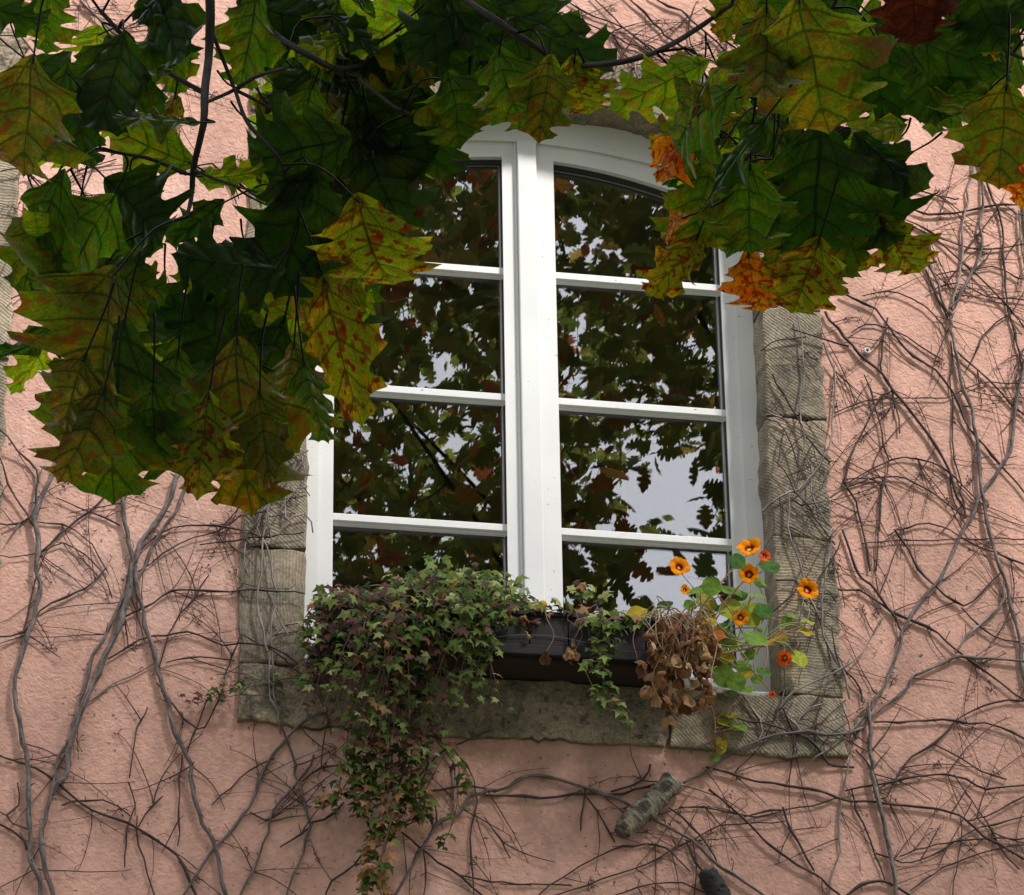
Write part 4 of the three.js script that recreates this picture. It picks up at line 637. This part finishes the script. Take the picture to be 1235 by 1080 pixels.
function ivy(root, strands, tone, limit, rest) {             // strands: lists of world points; leaves alternate along them and face out and up
  const stems = [], leaves = [], qt = new THREE.Quaternion(), m4 = new THREE.Matrix4();
  for (const [pts, step, size, sway] of strands) {
    const c = new THREE.CatmullRomCurve3(pts, false, 'centripetal'), len = c.getLength(), n = Math.max(3, Math.round(len / step));
    stems.push(tube(pts, pts.map((_, i) => 0.0019 - 0.0011 * i / pts.length), 4, 4));
    for (let k = 0; k <= n; k++) {
      const t = k / n, p = c.getPoint(t), T = c.getTangent(t), s = size * rr(0.6, 1.25) * (t > 0.85 ? 0.75 : 1), kind = tone(p, t);
      const out = V3(rr(-0.6, 0.6), rr(0.1, 0.75), rr(0.35, 1.1)).normalize(), dir = T.clone().multiplyScalar(0.5).add(V3(rr(-1, 1), rr(-0.8, 0.35), rr(-0.1, 0.5))); dir.addScaledVector(out, -dir.dot(out)).normalize();
      const side = new THREE.Vector3().crossVectors(dir, out); m4.makeBasis(side, dir, out);
      const b = p.clone().addScaledVector(dir, 0.006 + 0.008 * rnd()).addScaledVector(out, rr(0.002, 0.016)).add(V3(rr(-1, 1) * sway, rr(-1, 1) * sway, rr(-0.3, 1) * sway));
      b.z = Math.max(b.z, wallZ(b.x, b.y) + 0.006);
      leaves.push({ m: m4.clone().scale(V3(s, s, s)).setPosition(b.clone().sub(root.position)), kind, s, z: b.z });
    }
  }
  part(root, 'stems', mergeGeometries(stems), std([0.12, 0.075, 0.045], 0.8)).userData.kind = 'stuff';
  leaves.sort((a, b) => (b.z * 0.6 + b.s * 3) - (a.z * 0.6 + a.s * 3));
  leaves.slice(0, limit).forEach(l => { const o = shadows(new THREE.Mesh(ivyLeaf, pick(ivyMats[l.kind]))); o.name = 'leaf'; o.applyMatrix4(l.m); root.add(o); });
  const R = leaves.slice(limit); if (R.length) { const im = new THREE.InstancedMesh(ivyLeaf, leafMat([1, 1, 1], { transmission: 0.3, clearcoat: 0.04, clearcoatRoughness: 0.4 }), R.length); R.forEach((l, i) => { im.setMatrixAt(i, l.m); const c = pick(ivyTint[l.kind]), b = rr(0.8, 1.2); im.setColorAt(i, new THREE.Color().setRGB(c[0] * b, c[1] * b, c[2] * b)); }); im.name = 'foliage'; im.userData.kind = 'stuff'; shadows(im); root.add(im); }
  console.log('ivy leaves', leaves.length);
}
{
  const o = thing('ivy_plant', 'large bushy ivy, green and purplish, spilling from the box down the wall', 'ivy', V3(-0.3, BYT - 0.03, 0.03));
  const ST = [];
  // mound over the box: shoots rise from the soil, arch over the rim and fall
  const ENDS = [[385, 845], [400, 870], [410, 890], [415, 890], [430, 880], [445, 870], [460, 890], [470, 880], [485, 900], [500, 880], [515, 905], [530, 880], [545, 870], [560, 845], [575, 840], [600, 848], [395, 840], [420, 860], [440, 850], [520, 860], [480, 860], [372, 800], [560, 800], [585, 790], [600, 770], [610, 765], [560, 780], [590, 800], [570, 820], [605, 760], [590, 830]];
  for (let k = 0; k < 56; k++) {
    const e = ENDS[k % ENDS.length], xs = clamp(rr(-0.5, -0.03), BX0 + 0.03, BX1), s = V3(xs, BYT - 0.03, rr(-0.02, 0.08)), end = onZ(e[0] + rr(-14, 14), e[1] + rr(-16, 16), rr(0.05, 0.20));
    const px = 617 + (xs / 0.00204) * 0.97, hump = -0.015 + 0.105 * Math.exp(-(((xs + 0.20) / 0.12) ** 2)) * rr(0.6, 1.1);
    const top = V3(xs * 0.72 + end.x * 0.28 + rr(-0.03, 0.03), BYT + hump, rr(0.04, 0.15)), fall = V3(top.x * 0.35 + end.x * 0.65, (top.y + end.y) / 2 + 0.03, Math.max(0.155, end.z + 0.03) + rr(0, 0.06));
    ST.push([[s, V3((s.x + top.x) / 2, BYT + hump * 0.75, (s.z + top.z) / 2), top, fall, end], 0.0135, 0.031, 0.016]);
  }
  for (let k = 0; k < 16; k++) { const x = rr(-0.545, -0.44), e = onZ(rr(366, 400), rr(790, 850), rr(0.04, 0.12)); ST.push([[V3(-0.5 + rr(0, 0.04), BYT - 0.03, rr(-0.02, 0.06)), V3(x, BYT + rr(-0.02, 0.02), rr(0.0, 0.08)), V3((x + e.x) / 2, (BYT + e.y) / 2 + 0.02, rr(0.06, 0.12)), e], 0.014, 0.032, 0.014]); }
  // short shoots that stand up over the mound
  for (let k = 0; k < 40; k++) { const x = rr(-0.50, -0.04), h = 0.01 + 0.115 * Math.exp(-(((x + 0.20) / 0.11) ** 2)); ST.push([[V3(x, BYT - 0.02, rr(-0.03, 0.08)), V3(x + rr(-0.03, 0.03), BYT + h * 0.6, rr(0, 0.12)), V3(x + rr(-0.05, 0.05), BYT + h * rr(0.8, 1.12), rr(0.0, 0.09))], 0.013, 0.028, 0.016]); }
  for (let k = 0; k < 14; k++) { const x = rr(-0.55, -0.40); ST.push([[V3(Math.max(x, -0.51), BYT - 0.03, rr(0, 0.08)), V3(x, BYT + rr(0.01, 0.03), rr(0.04, 0.11)), V3(x - rr(0, 0.05), BYT - rr(0, 0.05), rr(0.1, 0.17))], 0.012, 0.028, 0.014]); }
  // long trails down the wall
  const TR = [[[455, 890], [450, 930], [440, 965], [425, 985]], [[440, 890], [420, 930], [405, 965], [395, 975]], [[470, 890], [470, 940], [462, 985], [452, 1010], [445, 1050], [440, 1085]], [[490, 890], [500, 930], [500, 970], [470, 1000], [450, 1005]], [[500, 880], [510, 920], [508, 960], [503, 985], [480, 1000]], [[520, 870], [530, 895], [545, 920], [555, 950], [552, 990], [540, 1020]], [[480, 890], [462, 930], [470, 960], [468, 1010], [458, 1050], [465, 1090]], [[430, 890], [435, 930], [432, 960], [440, 1000], [445, 1040]], [[450, 880], [430, 915], [445, 950], [460, 965]], [[465, 880], [480, 925], [490, 950], [478, 975]], [[420, 880], [425, 920], [430, 945]], [[500, 890], [490, 930], [482, 965], [470, 985]], [[450, 1040], [455, 1060], [462, 1088]], [[446, 890], [452, 920], [440, 950], [444, 975]]];
  TR.forEach((t, i) => { for (let r = 0; r < (i < 5 ? 2 : 1); r++) ST.push([[V3(-0.3 + rr(-0.05, 0.05), BYT + 0.02, 0.12), ...t.map(([u, v], k) => onZ(u + rr(-8, 8), v, 0.10 - 0.07 * k / t.length + rr(0, 0.02)))], 0.017, 0.028, 0.008]); });
  // a runner to one side over the foot stone
  ST.push([[V3(-0.5, BYT - 0.02, 0.05), onZ(392, 822, 0.07), onZ(350, 818, 0.035), onZ(315, 826, 0.03), onZ(280, 832, 0.03), onZ(262, 838, 0.018), onZ(240, 848, 0.014), onZ(228, 845, 0.012)], 0.010, 0.022, 0.006]);
  ST.push([[V3(-0.5, BYT - 0.02, 0.04), onZ(372, 790, 0.05), onZ(372, 765, 0.05), onZ(370, 748, 0.045)], 0.010, 0.026, 0.012], [[V3(-0.5, BYT - 0.02, 0.04), onZ(385, 800, 0.07), onZ(378, 780, 0.06), onZ(368, 770, 0.05)], 0.012, 0.026, 0.012]);
  ivy(o, ST, (p, t) => { const x = p.x, y = p.y - BYT; const r = rnd(); if (y < -0.42) return r < 0.4 ? 'dry' : 'green'; const redP = sstep(-0.2, -0.42, x) * 0.36 + 0.07, pale = (x > -0.22 ? 0.40 : 0.22) + (t > 0.9 ? 0.25 : 0); return r < redP ? 'red' : r < redP + pale ? 'pale' : r < redP + pale + 0.045 ? 'dry' : 'green'; }, 300);
}
{
  const o = thing('ivy_plant', 'small variegated ivy trailing over the middle of the box front', 'ivy', V3(0.13, BYT - 0.03, 0.06));
  const tr = (pl, z = 0.14) => [[V3(0.12 + rr(-0.03, 0.03), BYT - 0.03, 0.06), ...pl.map(([u, v], k) => onZ(u + rr(-2, 2), v + rr(-2, 2), z + rr(0, 0.01)))], 0.011, 0.030, 0.005];
  const ST = [tr([[705, 735], [700, 720], [695, 712]], 0.08), tr([[715, 740], [735, 738], [750, 745]], 0.12), tr([[720, 750], [728, 770], [722, 790], [705, 800], [712, 825], [722, 840], [738, 855], [757, 868]], 0.15), tr([[730, 745], [738, 765], [732, 790], [728, 815], [735, 840], [745, 862], [752, 875]], 0.15), tr([[690, 742], [675, 735], [660, 738], [645, 745]], 0.11), tr([[745, 748], [760, 752], [772, 758]], 0.12), tr([[710, 745], [712, 765], [715, 780]], 0.15), tr([[712, 735], [722, 725], [712, 715]], 0.1), tr([[735, 752], [738, 775], [730, 800]], 0.16)];
  ivy(o, ST, () => { const r = rnd(); return r < 0.34 ? 'pale' : r < 0.42 ? 'red' : r < 0.5 ? 'dry' : 'green'; }, 250);
}
// --- nasturtium
const nast = thing('nasturtium_plant', 'nasturtium with orange flowers and round leaves climbing beside the window frame', 'flowers', V3(0.36, BYT - 0.04, 0.03));
{
  const disc = texture(256, (u, v) => { const x = u - 0.5, y = v - 0.42, r = Math.hypot(x, y), a = Math.atan2(y, x), ray = Math.abs(Math.sin(a * 4.5)), vein = (1 - sstep(0.0, 0.05, ray * r * 2)) * (1 - sstep(0.2, 0.5, r)); const m = 0.85 + 0.3 * fbm(u, v, 8, 411, 3) + 0.35 * vein; return grey(m * 0.8); }, true);
  const lm = { g: [0.18, 0.31, 0.045], d: [0.08, 0.18, 0.04], l: [0.42, 0.47, 0.055], y: [0.55, 0.42, 0.04], o: [0.34, 0.30, 0.05], r: [0.42, 0.13, 0.02] }; for (const k in lm) lm[k] = leafMat(lm[k].map(x => x * 1.45), { map: disc, transmission: 0.45 });
  const roundLeaf = (() => { const g = new THREE.CircleGeometry(0.5, 22, 0, 6.2832), p = g.attributes.position; for (let i = 0; i < p.count; i++) { const x = p.getX(i), y = p.getY(i), a = Math.atan2(y, x), r = Math.hypot(x, y); const s = i ? 1 + 0.05 * Math.cos(a * 5) : 1; p.setXYZ(i, x * s, y * s + (i ? 0 : -0.05), 0.22 * r * r + (i ? 0.05 * Math.sin(a * 3 + 1) : 0)); } g.computeVertexNormals(); return g; })();
  const stemM = std([0.24, 0.28, 0.10], 0.7), stemR = std([0.36, 0.15, 0.10], 0.7), base = V3(0.36, BYT - 0.03, 0.04);
  const stem = (end, red, from) => { const f = from ?? base.clone().add(V3(rr(-0.1, 0.16), 0, rr(-0.03, 0.05))), m = f.clone().lerp(end, 0.55).add(V3(rr(-0.03, 0.03), rr(-0.02, 0.03), rr(0, 0.03))); part(nast, 'stem', tube([f, m, end], [0.0018, 0.0015, 0.0012], 5, 5), red ? stemR : stemM); };
  const LF = [[851, 726, 25, 'o'], [882, 736, 25, 'l'], [906, 741, 27, 'l'], [845, 714, 23, 'g'], [880, 714, 27, 'g'], [858, 708, 20, 'g'], [915, 704, 18, 'g'], [928, 684, 21, 'd'], [889, 678, 18, 'd'], [911, 719, 18, 'g'], [921, 738, 20, 'd'], [907, 757, 23, 'g'], [911, 772, 27, 'g'], [867, 777, 22, 'g'], [895, 805, 20, 'g'], [873, 816, 23, 'g'], [888, 823, 19, 'g'], [881, 838, 17, 'g'], [901, 833, 16, 'g'], [921, 811, 15, 'd'], [975, 751, 13, 'l'], [971, 762, 15, 'y'], [963, 795, 20, 'l'], [949, 750, 12, 'g'], [956, 744, 12, 'g'], [875, 794, 18, 'y'], [880, 863, 20, 'o'], [875, 873, 18, 'l'], [890, 878, 19, 'g'], [870, 897, 13, 'y'], [802, 731, 17, 'd'], [788, 741, 15, 'g'], [811, 750, 14, 'g'], [828, 750, 18, 'g'], [844, 767, 17, 'l'], [832, 731, 13, 'g'], [864, 806, 17, 'l'], [895, 816, 22, 'y'], [860, 767, 26, 'r'], [893, 720, 16, 'd'], [868, 735, 16, 'd'], [872, 758, 14, 'd'], [930, 775, 14, 'y'], [942, 770, 13, 'y'], [885, 777, 15, 'l'], [768, 743, 24, 'y'], [790, 752, 14, 'g'], [862, 915, 11, 'g'], [870, 905, 10, 'l'], [818, 742, 14, 'd'], [905, 790, 14, 'g'], [913, 820, 12, 'g'], [880, 768, 14, 'g'], [856, 752, 14, 'y']];
  const byY = [];
  for (const [u, v, s, k] of LF) {
    const low = v > 845, z = low ? 0.03 : u > 935 ? 0.05 : rr(0.02, 0.13), p = onZ(u, v, z), sc = s * MM * 1.22, g = roundLeaf.clone();
    const n = V3(rr(-0.6, 0.5), rr(-0.2, 1.3), 1).normalize(), q = new THREE.Quaternion().setFromUnitVectors(V3(0, 0, 1), n).multiply(new THREE.Quaternion().setFromAxisAngle(V3(0, 0, 1), rr(0, 6.28)));
    g.scale(sc, sc, sc); g.applyQuaternion(q); g.translate(p.x, p.y, p.z); part(nast, 'leaf', g, lm[k]);
    if (!low) stem(p.clone().add(V3(0, 0, -0.004)), rnd() < 0.3, u > 935 ? onZ(905 + rr(-15, 15), 780, 0.05) : undefined);
  }
  // a reddish runner hanging under the box
  part(nast, 'stem', tube([V3(0.33, BYT - 0.03, 0.08), onZ(850, 800, 0.13), onZ(855, 840, 0.1), onZ(862, 870, 0.05), onZ(862, 890, 0.035), onZ(860, 910, 0.025)], [0.0028, 0.0028, 0.0025, 0.0022, 0.002, 0.0012], 6, 5), stemR);
  part(nast, 'stem', tube([V3(0.36, BYT - 0.03, 0.08), onZ(860, 788, 0.12), onZ(895, 784, 0.11), onZ(930, 775, 0.08), onZ(950, 762, 0.06), onZ(972, 755, 0.05)], [0.0028, 0.0026, 0.0024, 0.002, 0.0016, 0.0012], 6, 5), stemR);
  for (const [u, v] of [[875, 873], [890, 878], [880, 863], [870, 897], [862, 915]]) stem(onZ(u, v, 0.028), true, onZ(861, Math.min(905, v + 6), 0.04));
  const petalTex = texture(128, (u, v) => { const r = Math.hypot(u - 0.5, v), line = Math.abs(Math.sin((u - 0.5) * 28 / (0.3 + v))) < 0.3 && v < 0.55 ? 0.6 : 1, thr = sstep(0.46, 0.26, v + 0.1 * Math.abs(u - 0.5)); const k = 0.95 + 0.1 * (fbm(u, v, 12, 421, 2) - 0.5); return [k * (0.98 - 0.45 * thr), k * (0.62 * line - 0.55 * thr), 0.03]; }, true);
  const pm = { y: new THREE.MeshPhysicalMaterial({ map: petalTex, roughness: 1, specularIntensity: 0.2, transmission: 0.35, thickness: 0, side: THREE.DoubleSide }), o: new THREE.MeshPhysicalMaterial({ map: petalTex, color: new THREE.Color().setRGB(1, 0.42, 0.5), roughness: 1, transmission: 0.35, thickness: 0, side: THREE.DoubleSide }) }, throat = std([0.12, 0.008, 0.006], 0.9), calyx = std([0.5, 0.38, 0.05], 0.7);
  const petal = (() => { const P = [], U = [], I = [], n = 6, m = 6; for (let j = 0; j <= n; j++) for (let i = 0; i <= m; i++) { const t = j / n, s = i / m * 2 - 1, w = (0.12 + 0.95 * Math.sin(Math.min(1, t * 1.05) * 1.75)) * (t > 0.85 ? 1 - 0.5 * (t - 0.85) / 0.15 : 1), y = t * (1 - 0.12 * s * s); P.push(s * w * 0.5, y, 0.55 * (1 - Math.pow(1 - t, 2)) * 0 + 0.62 * Math.pow(1 - t, 1.6) * -1 + 0.06 * Math.sin(s * 4 + t * 3) * t - 0.1 * t * t); U.push(i / m, t); } for (let j = 0; j < n; j++) for (let i = 0; i < m; i++) { const a = j * (m + 1) + i; I.push(a, a + 1, a + m + 1, a + 1, a + m + 2, a + m + 1); } const g = new THREE.BufferGeometry(); g.setAttribute('position', new THREE.Float32BufferAttribute(P, 3)); g.setAttribute('uv', new THREE.Float32BufferAttribute(U, 2)); g.setIndex(I); g.computeVertexNormals(); return g; })();
  const FL = [[820, 681, 27, 'y', 0.35, 0.3], [827, 711, 13, 'y', 0.4, 0.2], [904, 658, 29, 'y', 0.1, 0.5], [923, 670, 15, 'o', 0.2, 0.2], [904, 692, 25, 'y', 0.05, 0.15], [893, 744, 21, 'y', -0.1, 0.1], [975, 710, 27, 'y', 0.5, 0.25], [946, 794, 19, 'o', -0.5, -0.1], [932, 838, 9, 'o', 0.3, -0.3]];
  for (const [u, v, s, k, tx, ty] of FL) {
    const z = u > 935 ? 0.06 : 0.10, p = onZ(u, v, z), fl = new THREE.Group(); fl.name = 'flower'; fl.position.copy(p).sub(nast.position); nast.add(fl);
    const n = V3(-0.25 + tx * 0.6, -0.35 + ty * 1.6, 1).normalize(); fl.quaternion.setFromUnitVectors(V3(0, 0, 1), n); const sc = s * MM * 0.51;
    for (let i = 0; i < 5; i++) { const m = shadows(new THREE.Mesh(petal, pm[k])); m.name = 'petal'; m.rotation.set(0, 0, i / 5 * 6.283 + 0.3); m.rotateX(rr(-0.25, 0.2)); m.scale.setScalar(sc * rr(0.9, 1.08)); fl.add(m); }
    const t = new THREE.ConeGeometry(sc * 0.11, sc * 0.3, 10); t.rotateX(-Math.PI / 2); t.translate(0, 0, -sc * 0.66); const tm = shadows(new THREE.Mesh(t, throat)); tm.name = 'throat'; fl.add(tm);
    const cg = new THREE.ConeGeometry(sc * 0.2, sc * 0.75, 9); cg.rotateX(-Math.PI / 2); cg.translate(0, 0, -sc * 0.85); const cm = shadows(new THREE.Mesh(cg, calyx)); cm.name = 'calyx'; fl.add(cm);
    stem(p.clone().addScaledVector(n, -sc * 0.9), k === 'o', u > 935 ? onZ(960, Math.min(770, v + 60), 0.045) : undefined);
  }
}
// --- dried plant
{
  const o = thing('dried_plant', 'withered brown plant with papery seed heads hanging over the box end', 'dried plant', V3(0.27, BYT - 0.03, 0.09));
  const pods = [0, 1, 2, 3, 4, 5].map(sd => {            // a crumpled, curled scrap of dead leaf, hung by its narrow end
    const n = 6, g = new THREE.PlaneGeometry(1, 1, n, n), p = g.attributes.position;
    for (let i = 0; i < p.count; i++) { const x = p.getX(i), t = 0.5 - p.getY(i), w = (0.16 + 1.15 * Math.sin(Math.min(1, t * 0.9) * 2.3)) * (0.8 + 0.5 * vnoise(t * 4, sd, 3)), a = x * (3.2 + 1.6 * Math.sin(sd * 2.1)); p.setXYZ(i, Math.sin(a) * w * 0.42 + 0.16 * (vnoise(x * 5, t * 5, sd) - 0.5), -t * 1.05 + 0.22 * (vnoise(x * 6 + 9, t * 6, sd) - 0.5), Math.cos(a) * w * 0.3 + 0.34 * (vnoise(x * 6, t * 6 + 5, sd + 2) - 0.5)); }
    g.computeVertexNormals(); return g;
  });
  const pm = [[0.33, 0.18, 0.085], [0.24, 0.115, 0.05], [0.48, 0.31, 0.17], [0.17, 0.08, 0.04], [0.40, 0.24, 0.12]].map(c => leafMat(c, { transmission: 0.25 })), sm = [std([0.48, 0.36, 0.26], 0.8), std([0.24, 0.11, 0.065], 0.8), std([0.30, 0.19, 0.11], 0.8)];
  const hang = (u, v, s, from, z = rr(0.13, 0.2)) => {
    const p = onZ(u, v, z), f = from ?? V3(rr(0.2, 0.36), BYT - 0.03, rr(0.04, 0.09)), top = f.clone().lerp(p, 0.35).setY(Math.max(BYT + rr(-0.005, 0.012), p.y + 0.02)).setZ(Math.max(BZ1 + 0.02, z - 0.01)), k = p.clone().add(V3(rr(-0.02, 0.02), rr(0.015, 0.04), rr(-0.01, 0.01))), k2 = top.clone().lerp(k, 0.5).add(V3(rr(-0.025, 0.025), rr(-0.02, 0.02), rr(-0.01, 0.02)));
    if (rnd() < 0.5) part(o, 'stem', tube([f, top, k2, k, p], [0.0012, 0.0011, 0.001, 0.0009, 0.0008], 5, 5), pick(sm));
    const m = shadows(new THREE.Mesh(pick(pods), pick(pm))); m.name = 'seed_head'; m.position.copy(p).sub(o.position); m.rotation.set(rr(-0.5, 0.5), rr(0, 6.28), rr(-0.5, 0.5)); m.scale.setScalar(s * MM * 1.15); o.add(m);
  };
  for (const [u, v, s] of [[770, 802, 17], [780, 828, 17], [798, 812, 14], [808, 822, 16], [812, 838, 15], [800, 840, 14], [790, 815, 13], [815, 805, 13], [825, 800, 13], [832, 820, 12], [822, 830, 13], [840, 812, 12], [845, 830, 12], [805, 795, 13], [795, 785, 12], [815, 780, 12], [788, 790, 12], [828, 782, 12], [838, 792, 12], [850, 800, 11], [852, 785, 11], [846, 775, 11], [810, 768, 12], [825, 768, 12], [798, 770, 12], [835, 770, 11], [802, 866, 15], [848, 842, 11], [852, 818, 11], [858, 828, 10], [820, 815, 14], [830, 838, 12], [810, 848, 12], [818, 790, 13], [806, 780, 12], [786, 775, 11], [842, 802, 12], [860, 812, 10], [815, 758, 11], [838, 760, 11]]) hang(u, v, s);
  for (let k = 0; k < 60; k++) hang(rr(784, 862), k % 3 ? rr(744, 800) : rr(790, 848), rr(9, 15));
  for (const [u, v, s] of [[659, 786, 13], [685, 783, 13], [694, 784, 13], [692, 771, 9]]) hang(u, v, s, V3(onZ(u, 750, 0.1).x - 0.01, BYT - 0.02, 0.1), BZ1 + 0.02);
  // brown curled leaves on the rim beside the ivy
  for (let k = 0; k < 26; k++) { const u = rr(596, 642), p = onZ(u, 728 + (u - 596) * 0.6 + rr(-9, 14), rr(0.1, 0.15)); const m = shadows(new THREE.Mesh(pick(pods), pick(pm))); m.name = 'dry_leaf'; m.position.copy(p).sub(o.position); m.rotation.set(rr(-1.5, 1.5), rr(0, 6), rr(-1.5, 1.5)); m.scale.setScalar(rr(7, 12) * MM); o.add(m); }
}
{
  const p = onZ(655, 731, 0.08), o = thing('flower_bud', 'single upright yellow bud standing above the box rim', 'bud', V3(p.x, BYT - 0.03, 0.08));
  const b = new THREE.LatheGeometry([[0.0, -0.012], [0.006, -0.011], [0.009, -0.004], [0.0095, 0.004], [0.008, 0.010], [0.004, 0.0125], [0, 0.013]].map(a => new THREE.Vector2(...a)), 14); b.translate(p.x, p.y, p.z); part(o, 'bud', b, leafMat([0.55, 0.33, 0.03], { transmission: 0.2 }));
  part(o, 'stem', tube([V3(p.x + 0.004, BYT - 0.03, 0.08), V3(p.x + 0.003, p.y - 0.02, 0.08), V3(p.x, p.y - 0.011, p.z)], 0.0018, 5, 3), std([0.34, 0.2, 0.1], 0.8));
}
console.log('plants');

scene.updateMatrixWorld();
renderer.render(scene, camera);
